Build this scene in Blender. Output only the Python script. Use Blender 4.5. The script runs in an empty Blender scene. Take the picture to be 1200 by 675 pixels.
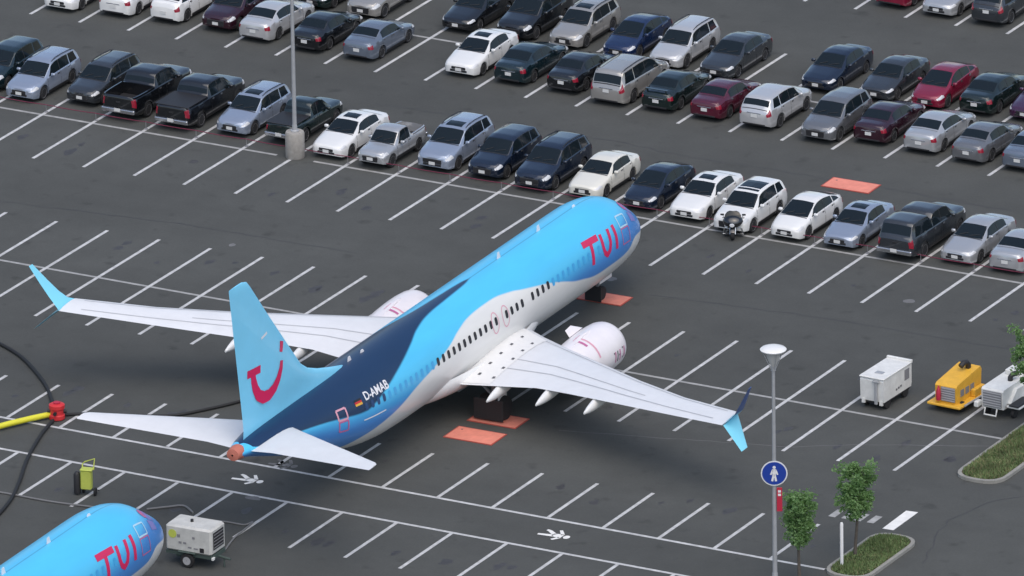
import bpy, math, random
import numpy as np
from mathutils import Vector, Matrix

random.seed(7)
rng = np.random.default_rng(7)
sc = bpy.context.scene
col = sc.collection
R = math.radians
PI = math.pi

# ------------------------------------------------------------------ camera
CAM = np.array([262.0, -479.18980, 205.66173])
RT = np.array([0.87782019, 0.47877488, -0.01436384])
UP = np.array([-0.15436837, 0.31116327, 0.93773548])
FW = np.array([-0.45343369, 0.82094581, -0.3470531])
FPX = 15046.93                       # focal length in pixels of the 1200 px wide photograph
cd = bpy.data.cameras.new('camera')
cam = bpy.data.objects.new('camera', cd)
col.objects.link(cam)
cd.sensor_width = 36.0
cd.lens = FPX * 36.0 / 1200.0
cd.clip_start = 10.0
cd.clip_end = 8000.0
M = Matrix(((RT[0], UP[0], -FW[0], CAM[0]), (RT[1], UP[1], -FW[1], CAM[1]), (RT[2], UP[2], -FW[2], CAM[2]), (0, 0, 0, 1)))
cam.matrix_world = M
sc.camera = cam

# ------------------------------------------------------------------ light
SUN_EL, SUN_AZ = R(60), R(138)       # azimuth clockwise from +Y
wd = bpy.data.worlds.new('World')
sc.world = wd
wd.use_nodes = True
nt = wd.node_tree
bg = nt.nodes['Background']
sky = nt.nodes.new('ShaderNodeTexSky')
sky.sky_type = 'NISHITA'
sky.sun_disc = False
sky.sun_elevation = SUN_EL
sky.sun_rotation = SUN_AZ
sky.air_density = 1.0
sky.dust_density = 2.6
sky.ozone_density = 1.0
nt.links.new(sky.outputs[0], bg.inputs[0])
bg.inputs[1].default_value = 0.15
sd = bpy.data.lights.new('sun', 'SUN')
sd.energy = 1.25
sd.angle = R(80)
sd.color = (1.0, 0.95, 0.88)
so = bpy.data.objects.new('sun', sd)
col.objects.link(so)
sv = Vector((math.sin(SUN_AZ) * math.cos(SUN_EL), math.cos(SUN_AZ) * math.cos(SUN_EL), math.sin(SUN_EL)))
so.rotation_euler = sv.to_track_quat('Z', 'Y').to_euler()
so.location = (0, 0, 60)
sc.view_settings.view_transform = 'Standard'
sc.view_settings.look = 'None'
sc.view_settings.gamma = 1.0
sc.view_settings.exposure = 0.28
sc.render.filter_size = 2.3


# ------------------------------------------------------------------ pixel -> place
def ground(px, py, z=0.0):
    d = FW * FPX + RT * (px - 600) - UP * (py - 337.5)
    t = (z - CAM[2]) / d[2]
    p = CAM + d * t
    return Vector((float(p[0]), float(p[1]), float(p[2])))


# ------------------------------------------------------------------ materials
def srgb(r, g, b):
    def f(c):
        c /= 255.0
        return c / 12.92 if c <= 0.04045 else ((c + 0.055) / 1.055) ** 2.4
    return (f(r), f(g), f(b), 1.0)


def mat(name, color, rough=0.5, metal=0.0, coat=0.0, spec=0.5, noise=0.0, nscale=3.0, bump=0.0, bscale=40.0, emit=None):
    m = bpy.data.materials.new(name)
    m.use_nodes = True
    n = m.node_tree
    b = n.nodes['Principled BSDF']
    c = color if len(color) == 4 else (*color, 1.0)
    b.inputs['Base Color'].default_value = c
    b.inputs['Roughness'].default_value = rough
    b.inputs['Metallic'].default_value = metal
    b.inputs['Coat Weight'].default_value = coat
    b.inputs['Coat Roughness'].default_value = 0.06
    b.inputs['Specular IOR Level'].default_value = spec
    if noise > 0 or bump > 0:
        tc = n.nodes.new('ShaderNodeTexCoord')
    if noise > 0:
        tx = n.nodes.new('ShaderNodeTexNoise')
        tx.inputs['Scale'].default_value = nscale
        tx.inputs['Detail'].default_value = 6.0
        tx.inputs['Roughness'].default_value = 0.65
        n.links.new(tc.outputs['Object'], tx.inputs['Vector'])
        mr = n.nodes.new('ShaderNodeMapRange')
        mr.inputs[1].default_value = 0.25
        mr.inputs[2].default_value = 0.75
        mr.inputs[3].default_value = 1 - noise
        mr.inputs[4].default_value = 1 + noise
        n.links.new(tx.outputs['Fac'], mr.inputs[0])
        mx = n.nodes.new('ShaderNodeMix')
        mx.data_type = 'RGBA'
        mx.blend_type = 'MULTIPLY'
        mx.inputs[0].default_value = 1.0
        mx.inputs[6].default_value = c
        n.links.new(mr.outputs[0], mx.inputs[7])
        n.links.new(mx.outputs[2], b.inputs['Base Color'])
    if bump > 0:
        tb = n.nodes.new('ShaderNodeTexNoise')
        tb.inputs['Scale'].default_value = bscale
        tb.inputs['Detail'].default_value = 3.0
        n.links.new(tc.outputs['Object'], tb.inputs['Vector'])
        bp = n.nodes.new('ShaderNodeBump')
        bp.inputs['Strength'].default_value = bump
        bp.inputs['Distance'].default_value = 0.02
        n.links.new(tb.outputs['Fac'], bp.inputs['Height'])
        n.links.new(bp.outputs[0], b.inputs['Normal'])
    return m


def asphalt_material():
    m = bpy.data.materials.new('asphalt')
    m.use_nodes = True
    n = m.node_tree
    b = n.nodes['Principled BSDF']
    tc = n.nodes.new('ShaderNodeTexCoord')
    def noise(scale, detail, rough, stretch=None):
        src = tc.outputs['Object']
        if stretch:
            mp = n.nodes.new('ShaderNodeMapping')
            mp.inputs['Scale'].default_value = stretch
            n.links.new(src, mp.inputs['Vector'])
            src = mp.outputs[0]
        t = n.nodes.new('ShaderNodeTexNoise')
        t.inputs['Scale'].default_value = scale
        t.inputs['Detail'].default_value = detail
        t.inputs['Roughness'].default_value = rough
        n.links.new(src, t.inputs['Vector'])
        return t.outputs['Fac']
    def rng_(src, a, b_, lo, hi):
        r = n.nodes.new('ShaderNodeMapRange')
        r.inputs[1].default_value, r.inputs[2].default_value = a, b_
        r.inputs[3].default_value, r.inputs[4].default_value = lo, hi
        n.links.new(src, r.inputs[0])
        return r.outputs[0]
    def mul(a, b_):
        x = n.nodes.new('ShaderNodeMath')
        x.operation = 'MULTIPLY'
        n.links.new(a, x.inputs[0])
        n.links.new(b_, x.inputs[1])
        return x.outputs[0]
    big = rng_(noise(0.045, 4, 0.6), 0.3, 0.7, 0.88, 1.12)
    mid = rng_(noise(0.5, 5, 0.7), 0.3, 0.7, 0.92, 1.08)
    band = rng_(noise(0.10, 3, 0.6, (0.35, 1.6, 1)), 0.35, 0.65, 0.95, 1.06)     # lane wear running along the aisles
    fine = rng_(noise(9.0, 6, 0.75), 0.3, 0.7, 0.90, 1.10)
    spots = rng_(noise(0.85, 2, 0.5), 0.63, 0.76, 1.0, 0.74)                    # drip stains
    f = mul(mul(mul(big, mid), mul(band, fine)), spots)
    mx = n.nodes.new('ShaderNodeMix')
    mx.data_type = 'RGBA'
    mx.blend_type = 'MULTIPLY'
    mx.inputs[0].default_value = 1.0
    mx.inputs[6].default_value = (0.0755, 0.0780, 0.0730, 1)
    n.links.new(f, mx.inputs[7])
    n.links.new(mx.outputs[2], b.inputs['Base Color'])
    b.inputs['Roughness'].default_value = 0.88
    b.inputs['Specular IOR Level'].default_value = 0.25
    bp = n.nodes.new('ShaderNodeBump')
    bp.inputs['Strength'].default_value = 0.35
    bp.inputs['Distance'].default_value = 0.01
    n.links.new(noise(30, 4, 0.7), bp.inputs['Height'])
    n.links.new(bp.outputs[0], b.inputs['Normal'])
    return m


MT = {}
MT['asphalt'] = asphalt_material()
MT['stall_paint'] = mat('stall_paint', (0.50, 0.50, 0.49), 0.8, noise=0.32, nscale=2.8)
MT['row_paint'] = mat('row_paint', (0.33, 0.33, 0.32), 0.85, noise=0.35, nscale=1.7)
MT['bright_paint'] = mat('bright_paint', (0.78, 0.77, 0.73), 0.75, noise=0.12, nscale=3)
MT['faint_paint'] = mat('faint_paint', (0.15, 0.15, 0.15), 0.85, noise=0.3, nscale=3)
MT['concrete'] = mat('concrete', (0.33, 0.31, 0.28), 0.9, noise=0.2, nscale=4, bump=0.3)
MT['kerb'] = mat('kerb_concrete', (0.27, 0.265, 0.24), 0.9, noise=0.2, nscale=2, bump=0.3)
MT['soil'] = mat('soil', (0.11, 0.10, 0.06), 0.95, noise=0.45, nscale=3, bump=0.6, bscale=20)
MT['grass'] = mat('grass', (0.13, 0.19, 0.07), 0.75, noise=0.45, nscale=1.3)
MT['dry_grass'] = mat('dry_grass', (0.21, 0.20, 0.10), 0.8, noise=0.4, nscale=1.3)
MT['leaf'] = mat('leaf', (0.18, 0.30, 0.12), 0.6, noise=0.35, nscale=1.6)
_n = MT['leaf'].node_tree
_b = _n.nodes['Principled BSDF']
_t = _n.nodes.new('ShaderNodeBsdfTranslucent')
_t.inputs[0].default_value = (0.24, 0.42, 0.11, 1)
_x = _n.nodes.new('ShaderNodeMixShader')
_x.inputs[0].default_value = 0.45
_n.links.new(_b.outputs[0], _x.inputs[1])
_n.links.new(_t.outputs[0], _x.inputs[2])
_n.links.new(_x.outputs[0], _n.nodes['Material Output'].inputs[0])
MT['bark'] = mat('bark', (0.10, 0.085, 0.07), 0.9, noise=0.3, nscale=8, bump=0.5)
MT['steel'] = mat('galvanised_steel', (0.42, 0.43, 0.44), 0.5, metal=0.35, noise=0.1, nscale=3)
MT['tyre'] = mat('tyre_rubber', (0.016, 0.016, 0.017), 0.8)
MT['rim'] = mat('rim_alloy', (0.50, 0.50, 0.51), 0.4, metal=0.3)
MT['black'] = mat('black_plastic', (0.018, 0.018, 0.02), 0.55)
MT['glass'] = mat('car_glass', (0.008, 0.013, 0.016), 0.05, spec=0.38)
MT['headlight'] = mat('headlight', (0.62, 0.63, 0.64), 0.18, coat=0.8)
MT['taillight'] = mat('taillight', (0.27, 0.010, 0.028), 0.2, coat=0.8)
MT['plate'] = mat('licence_plate', (0.66, 0.66, 0.64), 0.5)
MT['chrome'] = mat('chrome', (0.55, 0.56, 0.57), 0.2, metal=0.9)
MT['white'] = mat('white_paint', (0.78, 0.78, 0.76), 0.4, coat=0.2, noise=0.04, nscale=2)
MT['wing'] = mat('wing_paint', (0.72, 0.725, 0.73), 0.42, noise=0.05, nscale=1.2)
MT['wing_root'] = mat('wing_root_paint', (0.77, 0.765, 0.745), 0.45, noise=0.04, nscale=1.5)
MT['cowl'] = mat('cowl_paint', (0.80, 0.76, 0.77), 0.35, coat=0.3, noise=0.05, nscale=1.5)
MT['grey_line'] = mat('panel_gap', (0.46, 0.47, 0.49), 0.6)
MT['dark_mark'] = mat('dark_marking', (0.10, 0.10, 0.11), 0.6)
MT['lightcyan'] = mat('light_cyan_paint', (0.22, 0.66, 0.92), 0.38, coat=0.25, noise=0.04, nscale=1)
MT['winglet'] = mat('winglet_paint', (0.22, 0.66, 0.82), 0.35, coat=0.3, noise=0.03, nscale=1)
MT['magenta'] = mat('magenta_paint', (0.64, 0.013, 0.10), 0.4, coat=0.2)
MT['pink'] = mat('pink_paint', (0.68, 0.34, 0.42), 0.5)
MT['black_fairing'] = mat('black_fairing', (0.010, 0.011, 0.014), 0.3, coat=0.5)
MT['text_white'] = mat('lettering_white', (0.78, 0.78, 0.80), 0.5)
MT['door_pale'] = mat('door_pale_blue', (0.45, 0.68, 0.82), 0.5)
MT['flag_red'] = mat('flag_red', (0.55, 0.03, 0.03), 0.5)
MT['flag_gold'] = mat('flag_gold', (0.75, 0.42, 0.05), 0.5)
MT['cabin_window'] = mat('cabin_window', (0.035, 0.036, 0.042), 0.25)
MT['cabin_window_blue'] = mat('cabin_window_blue', (0.06, 0.38, 0.72), 0.3)
MT['cabin_window_navy'] = mat('cabin_window_navy', (0.014, 0.055, 0.16), 0.3)
MT['winglet_dark'] = mat('winglet_dark_outer', (0.06, 0.12, 0.34), 0.4, coat=0.2)  # darker blue for the outward faces of the upper winglets
MT['cockpit_cover'] = mat('cockpit_cover', (0.20, 0.20, 0.48), 0.6)
MT['pink_cover'] = mat('pink_cover', (0.50, 0.14, 0.30), 0.6)
MT['orange_cover'] = mat('orange_cover', (0.50, 0.16, 0.11), 0.6)
MT['plate_salmon'] = mat('salmon_plate', (0.74, 0.25, 0.18), 0.75, noise=0.15, nscale=2)
MT['plate_edge'] = mat('plate_edge', (0.42, 0.08, 0.06), 0.8)
MT['gear_metal'] = mat('gear_metal', (0.30, 0.30, 0.31), 0.45, metal=0.4)
MT['rope_red'] = mat('rope_red', (0.15, 0.018, 0.045), 0.7)
MT['yellow'] = mat('yellow_paint', (0.72, 0.40, 0.04), 0.5, noise=0.12, nscale=3)
MT['lime'] = mat('lime_plastic', (0.50, 0.56, 0.10), 0.5, noise=0.1, nscale=4)
MT['hose_yellow'] = mat('hose_yellow', (0.70, 0.66, 0.04), 0.5)
MT['hub_red'] = mat('hub_red', (0.60, 0.03, 0.035), 0.5)
MT['cable'] = mat('cable_rubber', (0.016, 0.017, 0.018), 0.7)
MT['cable_grey'] = mat('cable_grey', (0.17, 0.17, 0.17), 0.7)
MT['unit_white'] = mat('unit_white', (0.68, 0.68, 0.65), 0.5, noise=0.14, nscale=2.5)
MT['unit_grey'] = mat('unit_grey', (0.52, 0.52, 0.49), 0.55, noise=0.15, nscale=2.5)
MT['grille_grey'] = mat('grille_grey', (0.22, 0.22, 0.23), 0.6)
MT['chassis_green'] = mat('chassis_green', (0.055, 0.08, 0.07), 0.6)
MT['sign_blue'] = mat('sign_blue', (0.012, 0.045, 0.30), 0.45)
MT['sign_white'] = mat('sign_white', (0.72, 0.72, 0.72), 0.5)
MT['sign_red'] = mat('sign_red', (0.45, 0.02, 0.05), 0.5)
MT['lamp_lens'] = mat('lamp_lens', (0.50, 0.50, 0.48), 0.3)

PAINT = {}


def paint(key, c, rough=0.22, metal=0.25, coat=1.0):
    PAINT[key] = mat('car_paint_' + key, c, rough, metal=metal, coat=coat, noise=0.03, nscale=1.0)


paint('white', (0.74, 0.74, 0.72), metal=0.0)
paint('cream', (0.70, 0.68, 0.60), metal=0.0)
paint('silver', (0.46, 0.47, 0.48), metal=0.45)
paint('silver_blue', (0.33, 0.38, 0.47), metal=0.45)
paint('pale_silver', (0.56, 0.56, 0.56), metal=0.4)
paint('tan_silver', (0.38, 0.365, 0.34), metal=0.45)
paint('grey', (0.17, 0.175, 0.185), metal=0.4)
paint('grey_blue', (0.16, 0.19, 0.24), metal=0.4)
paint('dark_grey', (0.035, 0.040, 0.046), metal=0.3)
paint('black', (0.006, 0.007, 0.009), metal=0.1)
paint('dark_green', (0.006, 0.015, 0.014), metal=0.2)
paint('dark_teal', (0.007, 0.020, 0.026), metal=0.2)
paint('navy', (0.007, 0.014, 0.032), metal=0.25)
paint('blue', (0.008, 0.022, 0.075), metal=0.25)
paint('maroon', (0.085, 0.007, 0.022), metal=0.2)
paint('dark_maroon', (0.030, 0.006, 0.014), metal=0.2)
paint('red', (0.22, 0.009, 0.035), metal=0.2)
paint('purple', (0.055, 0.014, 0.050), metal=0.25)


# ------------------------------------------------------------------ mesh helpers
class MB:
    def __init__(s):
        s.v, s.f, s.m, s.uv = [], [], [], None

    def add(s, v, f, mi=0):
        o = len(s.v)
        s.v += [tuple(map(float, p)) for p in v]
        for q in f:
            s.f.append(tuple(i + o for i in q))
            s.m.append(mi)
        return s

    def box(s, c, d, rot=0.0, mi=0, bev=0.0):
        x, y, z = d[0] / 2, d[1] / 2, d[2] / 2
        if bev <= 0:
            pts = [(-x, -y, -z), (x, -y, -z), (x, y, -z), (-x, y, -z), (-x, -y, z), (x, -y, z), (x, y, z), (-x, y, z)]
            fs = [(0, 3, 2, 1), (4, 5, 6, 7), (0, 1, 5, 4), (1, 2, 6, 5), (2, 3, 7, 6), (3, 0, 4, 7)]
        else:
            pts, fs = [], []
            rings = [(-z, bev), (-z + bev, 0), (z - bev, 0), (z, bev)]
            for zz, ins in rings:
                xx, yy = x - ins, y - ins
                k = bev if ins == 0 else bev * 0.6
                pts += [(-xx + k, -yy, zz), (xx - k, -yy, zz), (xx, -yy + k, zz), (xx, yy - k, zz), (xx - k, yy, zz), (-xx + k, yy, zz), (-xx, yy - k, zz), (-xx, -yy + k, zz)]
            for r in range(3):
                for i in range(8):
                    j = (i + 1) % 8
                    fs.append((r * 8 + i, r * 8 + j, r * 8 + 8 + j, r * 8 + 8 + i))
            fs.append(tuple(range(7, -1, -1)))
            fs.append(tuple(range(24, 32)))
        ca, sa = math.cos(rot), math.sin(rot)
        s.add([(c[0] + p[0] * ca - p[1] * sa, c[1] + p[0] * sa + p[1] * ca, c[2] + p[2]) for p in pts], fs, mi)
        return s

    def tube(s, path, rad, n=8, mi=0, cap=True):
        path = [Vector(p) for p in path]
        rads = rad if isinstance(rad, (list, tuple)) else [rad] * len(path)
        pts, fs = [], []
        prev = None
        for i, p in enumerate(path):
            t = (path[min(i + 1, len(path) - 1)] - path[max(i - 1, 0)]).normalized()
            if prev is None:
                a = Vector((0, 0, 1)) if abs(t.z) < 0.9 else Vector((1, 0, 0))
                nx = t.cross(a).normalized()
            else:
                nx = (prev - t * prev.dot(t)).normalized()
            prev = nx
            ny = t.cross(nx)
            for k in range(n):
                an = 2 * PI * k / n
                pts.append(p + (nx * math.cos(an) + ny * math.sin(an)) * rads[i])
        for i in range(len(path) - 1):
            for k in range(n):
                j = (k + 1) % n
                fs.append((i * n + k, i * n + j, i * n + n + j, i * n + n + k))
        if cap:
            fs.append(tuple(range(n - 1, -1, -1)))
            e = (len(path) - 1) * n
            fs.append(tuple(range(e, e + n)))
        s.add(pts, fs, mi)
        return s

    def lathe(s, prof, n=24, c=(0, 0, 0), axis='Z', mi=0):
        pts, fs = [], []
        for r, h in prof:
            for k in range(n):
                an = 2 * PI * k / n
                a, b = r * math.cos(an), r * math.sin(an)
                p = {'Z': (a, b, h), 'X': (h, a, b), 'Y': (b, h, a)}[axis]
                pts.append((c[0] + p[0], c[1] + p[1], c[2] + p[2]))
        for i in range(len(prof) - 1):
            for k in range(n):
                j = (k + 1) % n
                fs.append((i * n + k, i * n + j, i * n + n + j, i * n + n + k))
        if prof[0][0] > 1e-6:
            fs.append(tuple(range(n - 1, -1, -1)))
        if prof[-1][0] > 1e-6:
            e = (len(prof) - 1) * n
            fs.append(tuple(range(e, e + n)))
        s.add(pts, fs, mi)
        return s

    def prism(s, poly, z0, z1, mi=0):
        n = len(poly)
        s.add([(p[0], p[1], z0) for p in poly] + [(p[0], p[1], z1) for p in poly],
              [tuple(range(n - 1, -1, -1)), tuple(range(n, 2 * n))] + [(i, (i + 1) % n, n + (i + 1) % n, n + i) for i in range(n)], mi)
        return s

    def grid(s, rows, mi=0, closed=False):
        n = len(rows[0])
        fs = []
        for i in range(len(rows) - 1):
            for k in range(n if closed else n - 1):
                j = (k + 1) % n
                fs.append((i * n + k, i * n + j, i * n + n + j, i * n + n + k))
        s.add([p for r in rows for p in r], fs, mi)
        return s

    def mesh(s, name, mats, smooth=40, fix=True):
        me = bpy.data.meshes.new(name)
        me.from_pydata(s.v, [], s.f)
        if not isinstance(mats, (list, tuple)):
            mats = [mats]
        for m in mats:
            me.materials.append(MT[m] if isinstance(m, str) else m)
        if len(mats) > 1:
            me.polygons.foreach_set('material_index', s.m)
        if fix:
            import bmesh
            bm = bmesh.new()
            bm.from_mesh(me)
            bmesh.ops.remove_doubles(bm, verts=bm.verts, dist=1e-5)
            bmesh.ops.recalc_face_normals(bm, faces=bm.faces)
            bm.to_mesh(me)
            bm.free()
        if smooth:
            me.polygons.foreach_set('use_smooth', [True] * len(me.polygons))
            me.set_sharp_from_angle(angle=R(smooth))
        me.update()
        return me


def link(name, me, parent=None, loc=(0, 0, 0), rot=(0, 0, 0)):
    o = bpy.data.objects.new(name, me)
    col.objects.link(o)
    o.location = loc
    o.rotation_euler = rot
    if parent is not None:
        o.parent = parent
    return o


def tag(o, label, cat, group=None):
    o['label'] = label
    o['category'] = cat
    if group:
        o['group'] = group
    return o


def thing(name, label, cat, loc=(0, 0, 0), rz=0.0, group=None):
    o = link(name, None, None, loc, (0, 0, rz))
    o.empty_display_size = 0.3
    return tag(o, label, cat, group)


def struct(o):
    o['kind'] = 'structure'
    return o


def part(name, mb, mats, parent, smooth=40, loc=(0, 0, 0), rot=(0, 0, 0), fix=True):
    return link(name, mb.mesh(name, mats, smooth, fix), parent, loc, rot)


# ------------------------------------------------------------------ ground and paint
W = 2.7671
gp = struct(part('ground', MB().add([(-3000, -3000, 0), (3000, -3000, 0), (3000, 3000, 0), (-3000, 3000, 0)], [(0, 1, 2, 3)]), 'asphalt', None, 0))
gp['label'] = 'dark grey asphalt of the parking lot'


def strip(name, x0, x1, y0, y1, m, z=0.004):
    return part(name, MB().add([(x0, y0, z), (x1, y0, z), (x1, y1, z), (x0, y1, z)], [(0, 1, 2, 3)]), m, gp, 0)


def stall(x, y0, y1, wd_=0.175):
    j = random.uniform(-0.02, 0.02)
    strip('parking_line', x - wd_ / 2 + j, x + wd_ / 2 + j, y0 + random.uniform(-.05, .05), y1 + random.uniform(-.05, .05), 'stall_paint', 0.008)


RW = 0.09
# walkway lines and the stalls on both sides of it
for i in range(-4, 15):
    stall(-19.024 + i * W, -17.629 + RW, -12.914)
strip('row_line', -34, 22.4, -17.629 - RW, -17.629 + RW, 'stall_paint')
for i in range(-4, 16):
    stall(-16.372 + i * W, -25.80, -21.038 - RW)
strip('row_line', -34, 28, -21.038 - RW, -21.038 + RW, 'stall_paint')
# rows under the airliner
for i in range(-5, 18):
    stall(-27.357 + i * W, -5.717, 5.73)
strip('row_line', -44, ground(1175, 514.7).x, -RW, RW, 'row_paint')
# row of cars behind the rope
for i in range(-6, 22):
    stall(-38.39 + i * W, 12.763, 23.85)
xg0, xg1 = ground(324, 182).x, ground(366, 190).x
strip('row_line', -58, xg0, 18.307 - RW, 18.307 + RW, 'row_paint')
strip('row_line', xg1, 22, 18.307 - RW, 18.307 + RW, 'row_paint')
# far double row
for i in range(-11, 14):
    stall(-27.047 + i * W, 30.715, 41.95)
strip('row_line', -62, 14, 36.33 - RW, 36.33 + RW, 'row_paint')
for i in range(-8, 6):
    stall(-10.472 + i * W, 49.277, 60.5)


def poly_mark(name, pts, m, z=0.008):
    return part(name, MB().add([(p[0], p[1], z) for p in pts], [tuple(range(len(pts)))]), m, gp, 0)


def walking_figure(c, sx=.88, m='bright_paint'):
    # painted walking person lying along +X (head to the right)
    mb = MB()
    def q(a, b, w0, w1):
        a, b = Vector(a), Vector(b)
        d = (b - a).normalized()
        nrm = Vector((-d.y, d.x))
        mb.add([(p.x, p.y, 0.008) for p in (a - nrm * w0, a + nrm * w0, b + nrm * w1, b - nrm * w1)], [(0, 1, 2, 3)])
    mb.add([(c[0] + 0.72 * sx + 0.15 * math.cos(t), c[1] + 0.2 * math.sin(t), 0.008) for t in [k * PI / 6 for k in range(12)]], [tuple(range(12))])
    O = Vector(c)
    for a, b, w0, w1 in [((0.48, 0), (-0.05, 0), .24, .16), ((0.02, .06), (-.45, .38), .12, .09), ((-.45, .38), (-.62, .42), .09, .07), ((0.0, -.08), (-.8, -.18), .12, .08),
                         ((0.42, .16), (.05, .62), .09, .07), ((.42, -.18), (.16, -.52), .09, .07)]:
        q(O + Vector((a[0] * sx, a[1])), O + Vector((b[0] * sx, b[1])), w0, w1)
    return part('walking_figure', mb, m, gp, 0, fix=False)


g = ground(290, 562)
walking_figure((g.x, g.y))
g = ground(649, 627)
walking_figure((g.x, g.y))
g = ground(329, 546)
walking_figure((g.x, g.y + .2), 0.8, 'faint_paint')
# crossing blocks at the lower right
poly_mark('crossing_block', [ground(1034, 619.5), ground(1047, 621.5), ground(1076, 600.5), ground(1062, 598.5)], 'bright_paint')
for k in range(4):
    a = ground(976 + 15 * k, 601 + 2.4 * k)
    part('crossing_block', MB().add([(a.x, a.y - .45, .008), (a.x + .33, a.y - .45, .008), (a.x + .33, a.y + .45, .008), (a.x, a.y + .45, .008)], [(0, 1, 2, 3)]), 'row_paint', gp, 0)
# stray marks
for (px, py, wx, wy) in [(1065, 353, .3, .3), (272, 287, .16, .25), (297, 584, .4, .25), (716, 327, .3, .3)]:
    a = ground(px, py)
    ell = [(a.x + wx * math.cos(t) * random.uniform(.8, 1.1), a.y + wy * math.sin(t) * random.uniform(.7, 1.1)) for t in [k * PI / 7 for k in range(14)]]
    poly_mark('paint_smudge', ell, 'faint_paint', 0.006)

MT['crack_seal'] = mat('crack_seal', (0.045, 0.044, 0.044), 0.7, noise=0.2, nscale=3)
MT['pale_seam'] = mat('pale_seam', (0.115, 0.112, 0.11), 0.85, noise=0.25, nscale=3)
MT['oil'] = mat('oil_stain', (0.052, 0.050, 0.049), 0.6, noise=0.35, nscale=2.5)


def seam(name, pix, w_, m, wig=.12, z=.003):
    p = [ground(*q) for q in pix]
    L_, R_ = [], []
    for i in range(len(p) - 1):
        n_ = max(int((p[i + 1] - p[i]).length / .6), 2)
        d_ = (p[i + 1] - p[i]).normalized()
        nr = Vector((-d_.y, d_.x, 0))
        for k in range(n_ + (i == len(p) - 2)):
            q = p[i].lerp(p[i + 1], k / n_) + nr * random.uniform(-wig, wig) * .5
            ww = w_ * random.uniform(.6, 1.3)
            L_.append((q.x + nr.x * ww / 2, q.y + nr.y * ww / 2, z))
            R_.append((q.x - nr.x * ww / 2, q.y - nr.y * ww / 2, z))
    part(name, MB().grid([L_, R_]), m, gp, 0)


seam('paving_seam', [(655, 504), (800, 515), (930, 524), (1000, 521), (1170, 523)], .07, 'pale_seam')
seam('paving_seam', [(0, 236), (210, 262), (420, 297)], .06, 'crack_seal')
seam('paving_seam', [(760, 345), (960, 372), (1200, 412)], .06, 'crack_seal')
seam('crack_seal', [(430, 120), (640, 150), (800, 182), (1000, 214), (1200, 250)], .06, 'crack_seal', .25)
seam('crack_seal', [(1080, 660), (1110, 610), (1170, 585), (1210, 580)], .06, 'crack_seal', .25)
seam('crack_seal', [(0, 65), (130, 82), (260, 95)], .06, 'crack_seal', .25)


OILN = [0]


def oil(x, y):
    n_ = 11
    r0 = random.uniform(.10, .34)
    ph = random.uniform(0, 6)
    pts = [(x + r0 * (1 + .3 * math.sin(3 * a + ph) + random.uniform(-.15, .15)) * math.cos(a) * .8, y + r0 * (1 + .3 * math.sin(2 * a + ph)) * math.sin(a) * 1.4) for a in [2 * PI * k / n_ for k in range(n_)]]
    OILN[0] += 1
    poly_mark('oil_stain', pts, 'oil', 0.0010 + OILN[0] * .000012)


for x0_, y0_, n0, n1 in ((-19.024, -14.2, -4, 15), (-16.372, -24.0, -4, 15), (-27.357, 3.6, -5, 18), (-27.357, -3.4, -5, 18), (-38.39, 14.6, -6, 21)):
    for i in range(n0, n1):
        for _ in range(random.choice((0, 1, 1, 2))):
            oil(x0_ + (i + .5) * W + random.uniform(-.6, .6), y0_ + random.uniform(-1.3, 1.3))

# ------------------------------------------------------------------ airliner
LS = 0.9961


def PT(a, s, z):
    return (s, (18 - a) * LS, z - 0.044 - 0.00822 * a)


FUS = [(0, .02, 2.88, 2.82), (.04, .2, 3.03, 2.66), (.12, .36, 3.14, 2.52), (.35, .62, 3.38, 2.26), (.8, .95, 3.72, 1.95), (1.5, 1.30, 4.14, 1.68), (2.2, 1.52, 4.60, 1.52), (3.0, 1.68, 5.0, 1.42), (4, 1.80, 5.25, 1.37),
       (5.2, 1.87, 5.36, 1.35), (6.5, 1.88, 5.37, 1.35), (10, 1.88, 5.37, 1.35), (15, 1.88, 5.37, 1.35), (20, 1.88, 5.37, 1.35), (24, 1.88, 5.37, 1.35), (26, 1.88, 5.37, 1.40), (28, 1.84, 5.37, 1.62), (30, 1.72, 5.36, 2.05), (32, 1.5, 5.34, 2.62),
       (34, 1.2, 5.28, 3.25), (36, .82, 5.18, 3.92), (37.3, .52, 5.05, 4.35), (38.0, .30, 4.9, 4.5)]
FA = np.array(FUS)


def catmull(xs, ys, x):
    i = int(np.clip(np.searchsorted(xs, x) - 1, 0, len(xs) - 2))
    h = xs[i + 1] - xs[i]
    t = (x - xs[i]) / h
    def sl(k):
        if k == 0 or k == len(xs) - 1:
            j = 0 if k == 0 else len(xs) - 2
            return (ys[j + 1] - ys[j]) / (xs[j + 1] - xs[j])
        d0 = (ys[k] - ys[k - 1]) / (xs[k] - xs[k - 1])
        d1 = (ys[k + 1] - ys[k]) / (xs[k + 1] - xs[k])
        return 0.0 if d0 * d1 <= 0 else 2 * d0 * d1 / (d0 + d1)
    m0, m1 = sl(i), sl(i + 1)
    return ys[i] * (2 * t**3 - 3 * t**2 + 1) + m0 * h * (t**3 - 2 * t**2 + t) + ys[i + 1] * (-2 * t**3 + 3 * t**2) + m1 * h * (t**3 - t**2)


def fus(a):
    return tuple(catmull(FA[:, 0], FA[:, k], a) for k in (1, 2, 3))


def FP(a, deg, off=0.0):
    w, t, b = fus(a)
    th = R(deg)
    c, h = (t + b) / 2, (t - b) / 2
    return PT(a, (w + off) * math.sin(th), c + (h + off) * math.cos(th))


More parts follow.
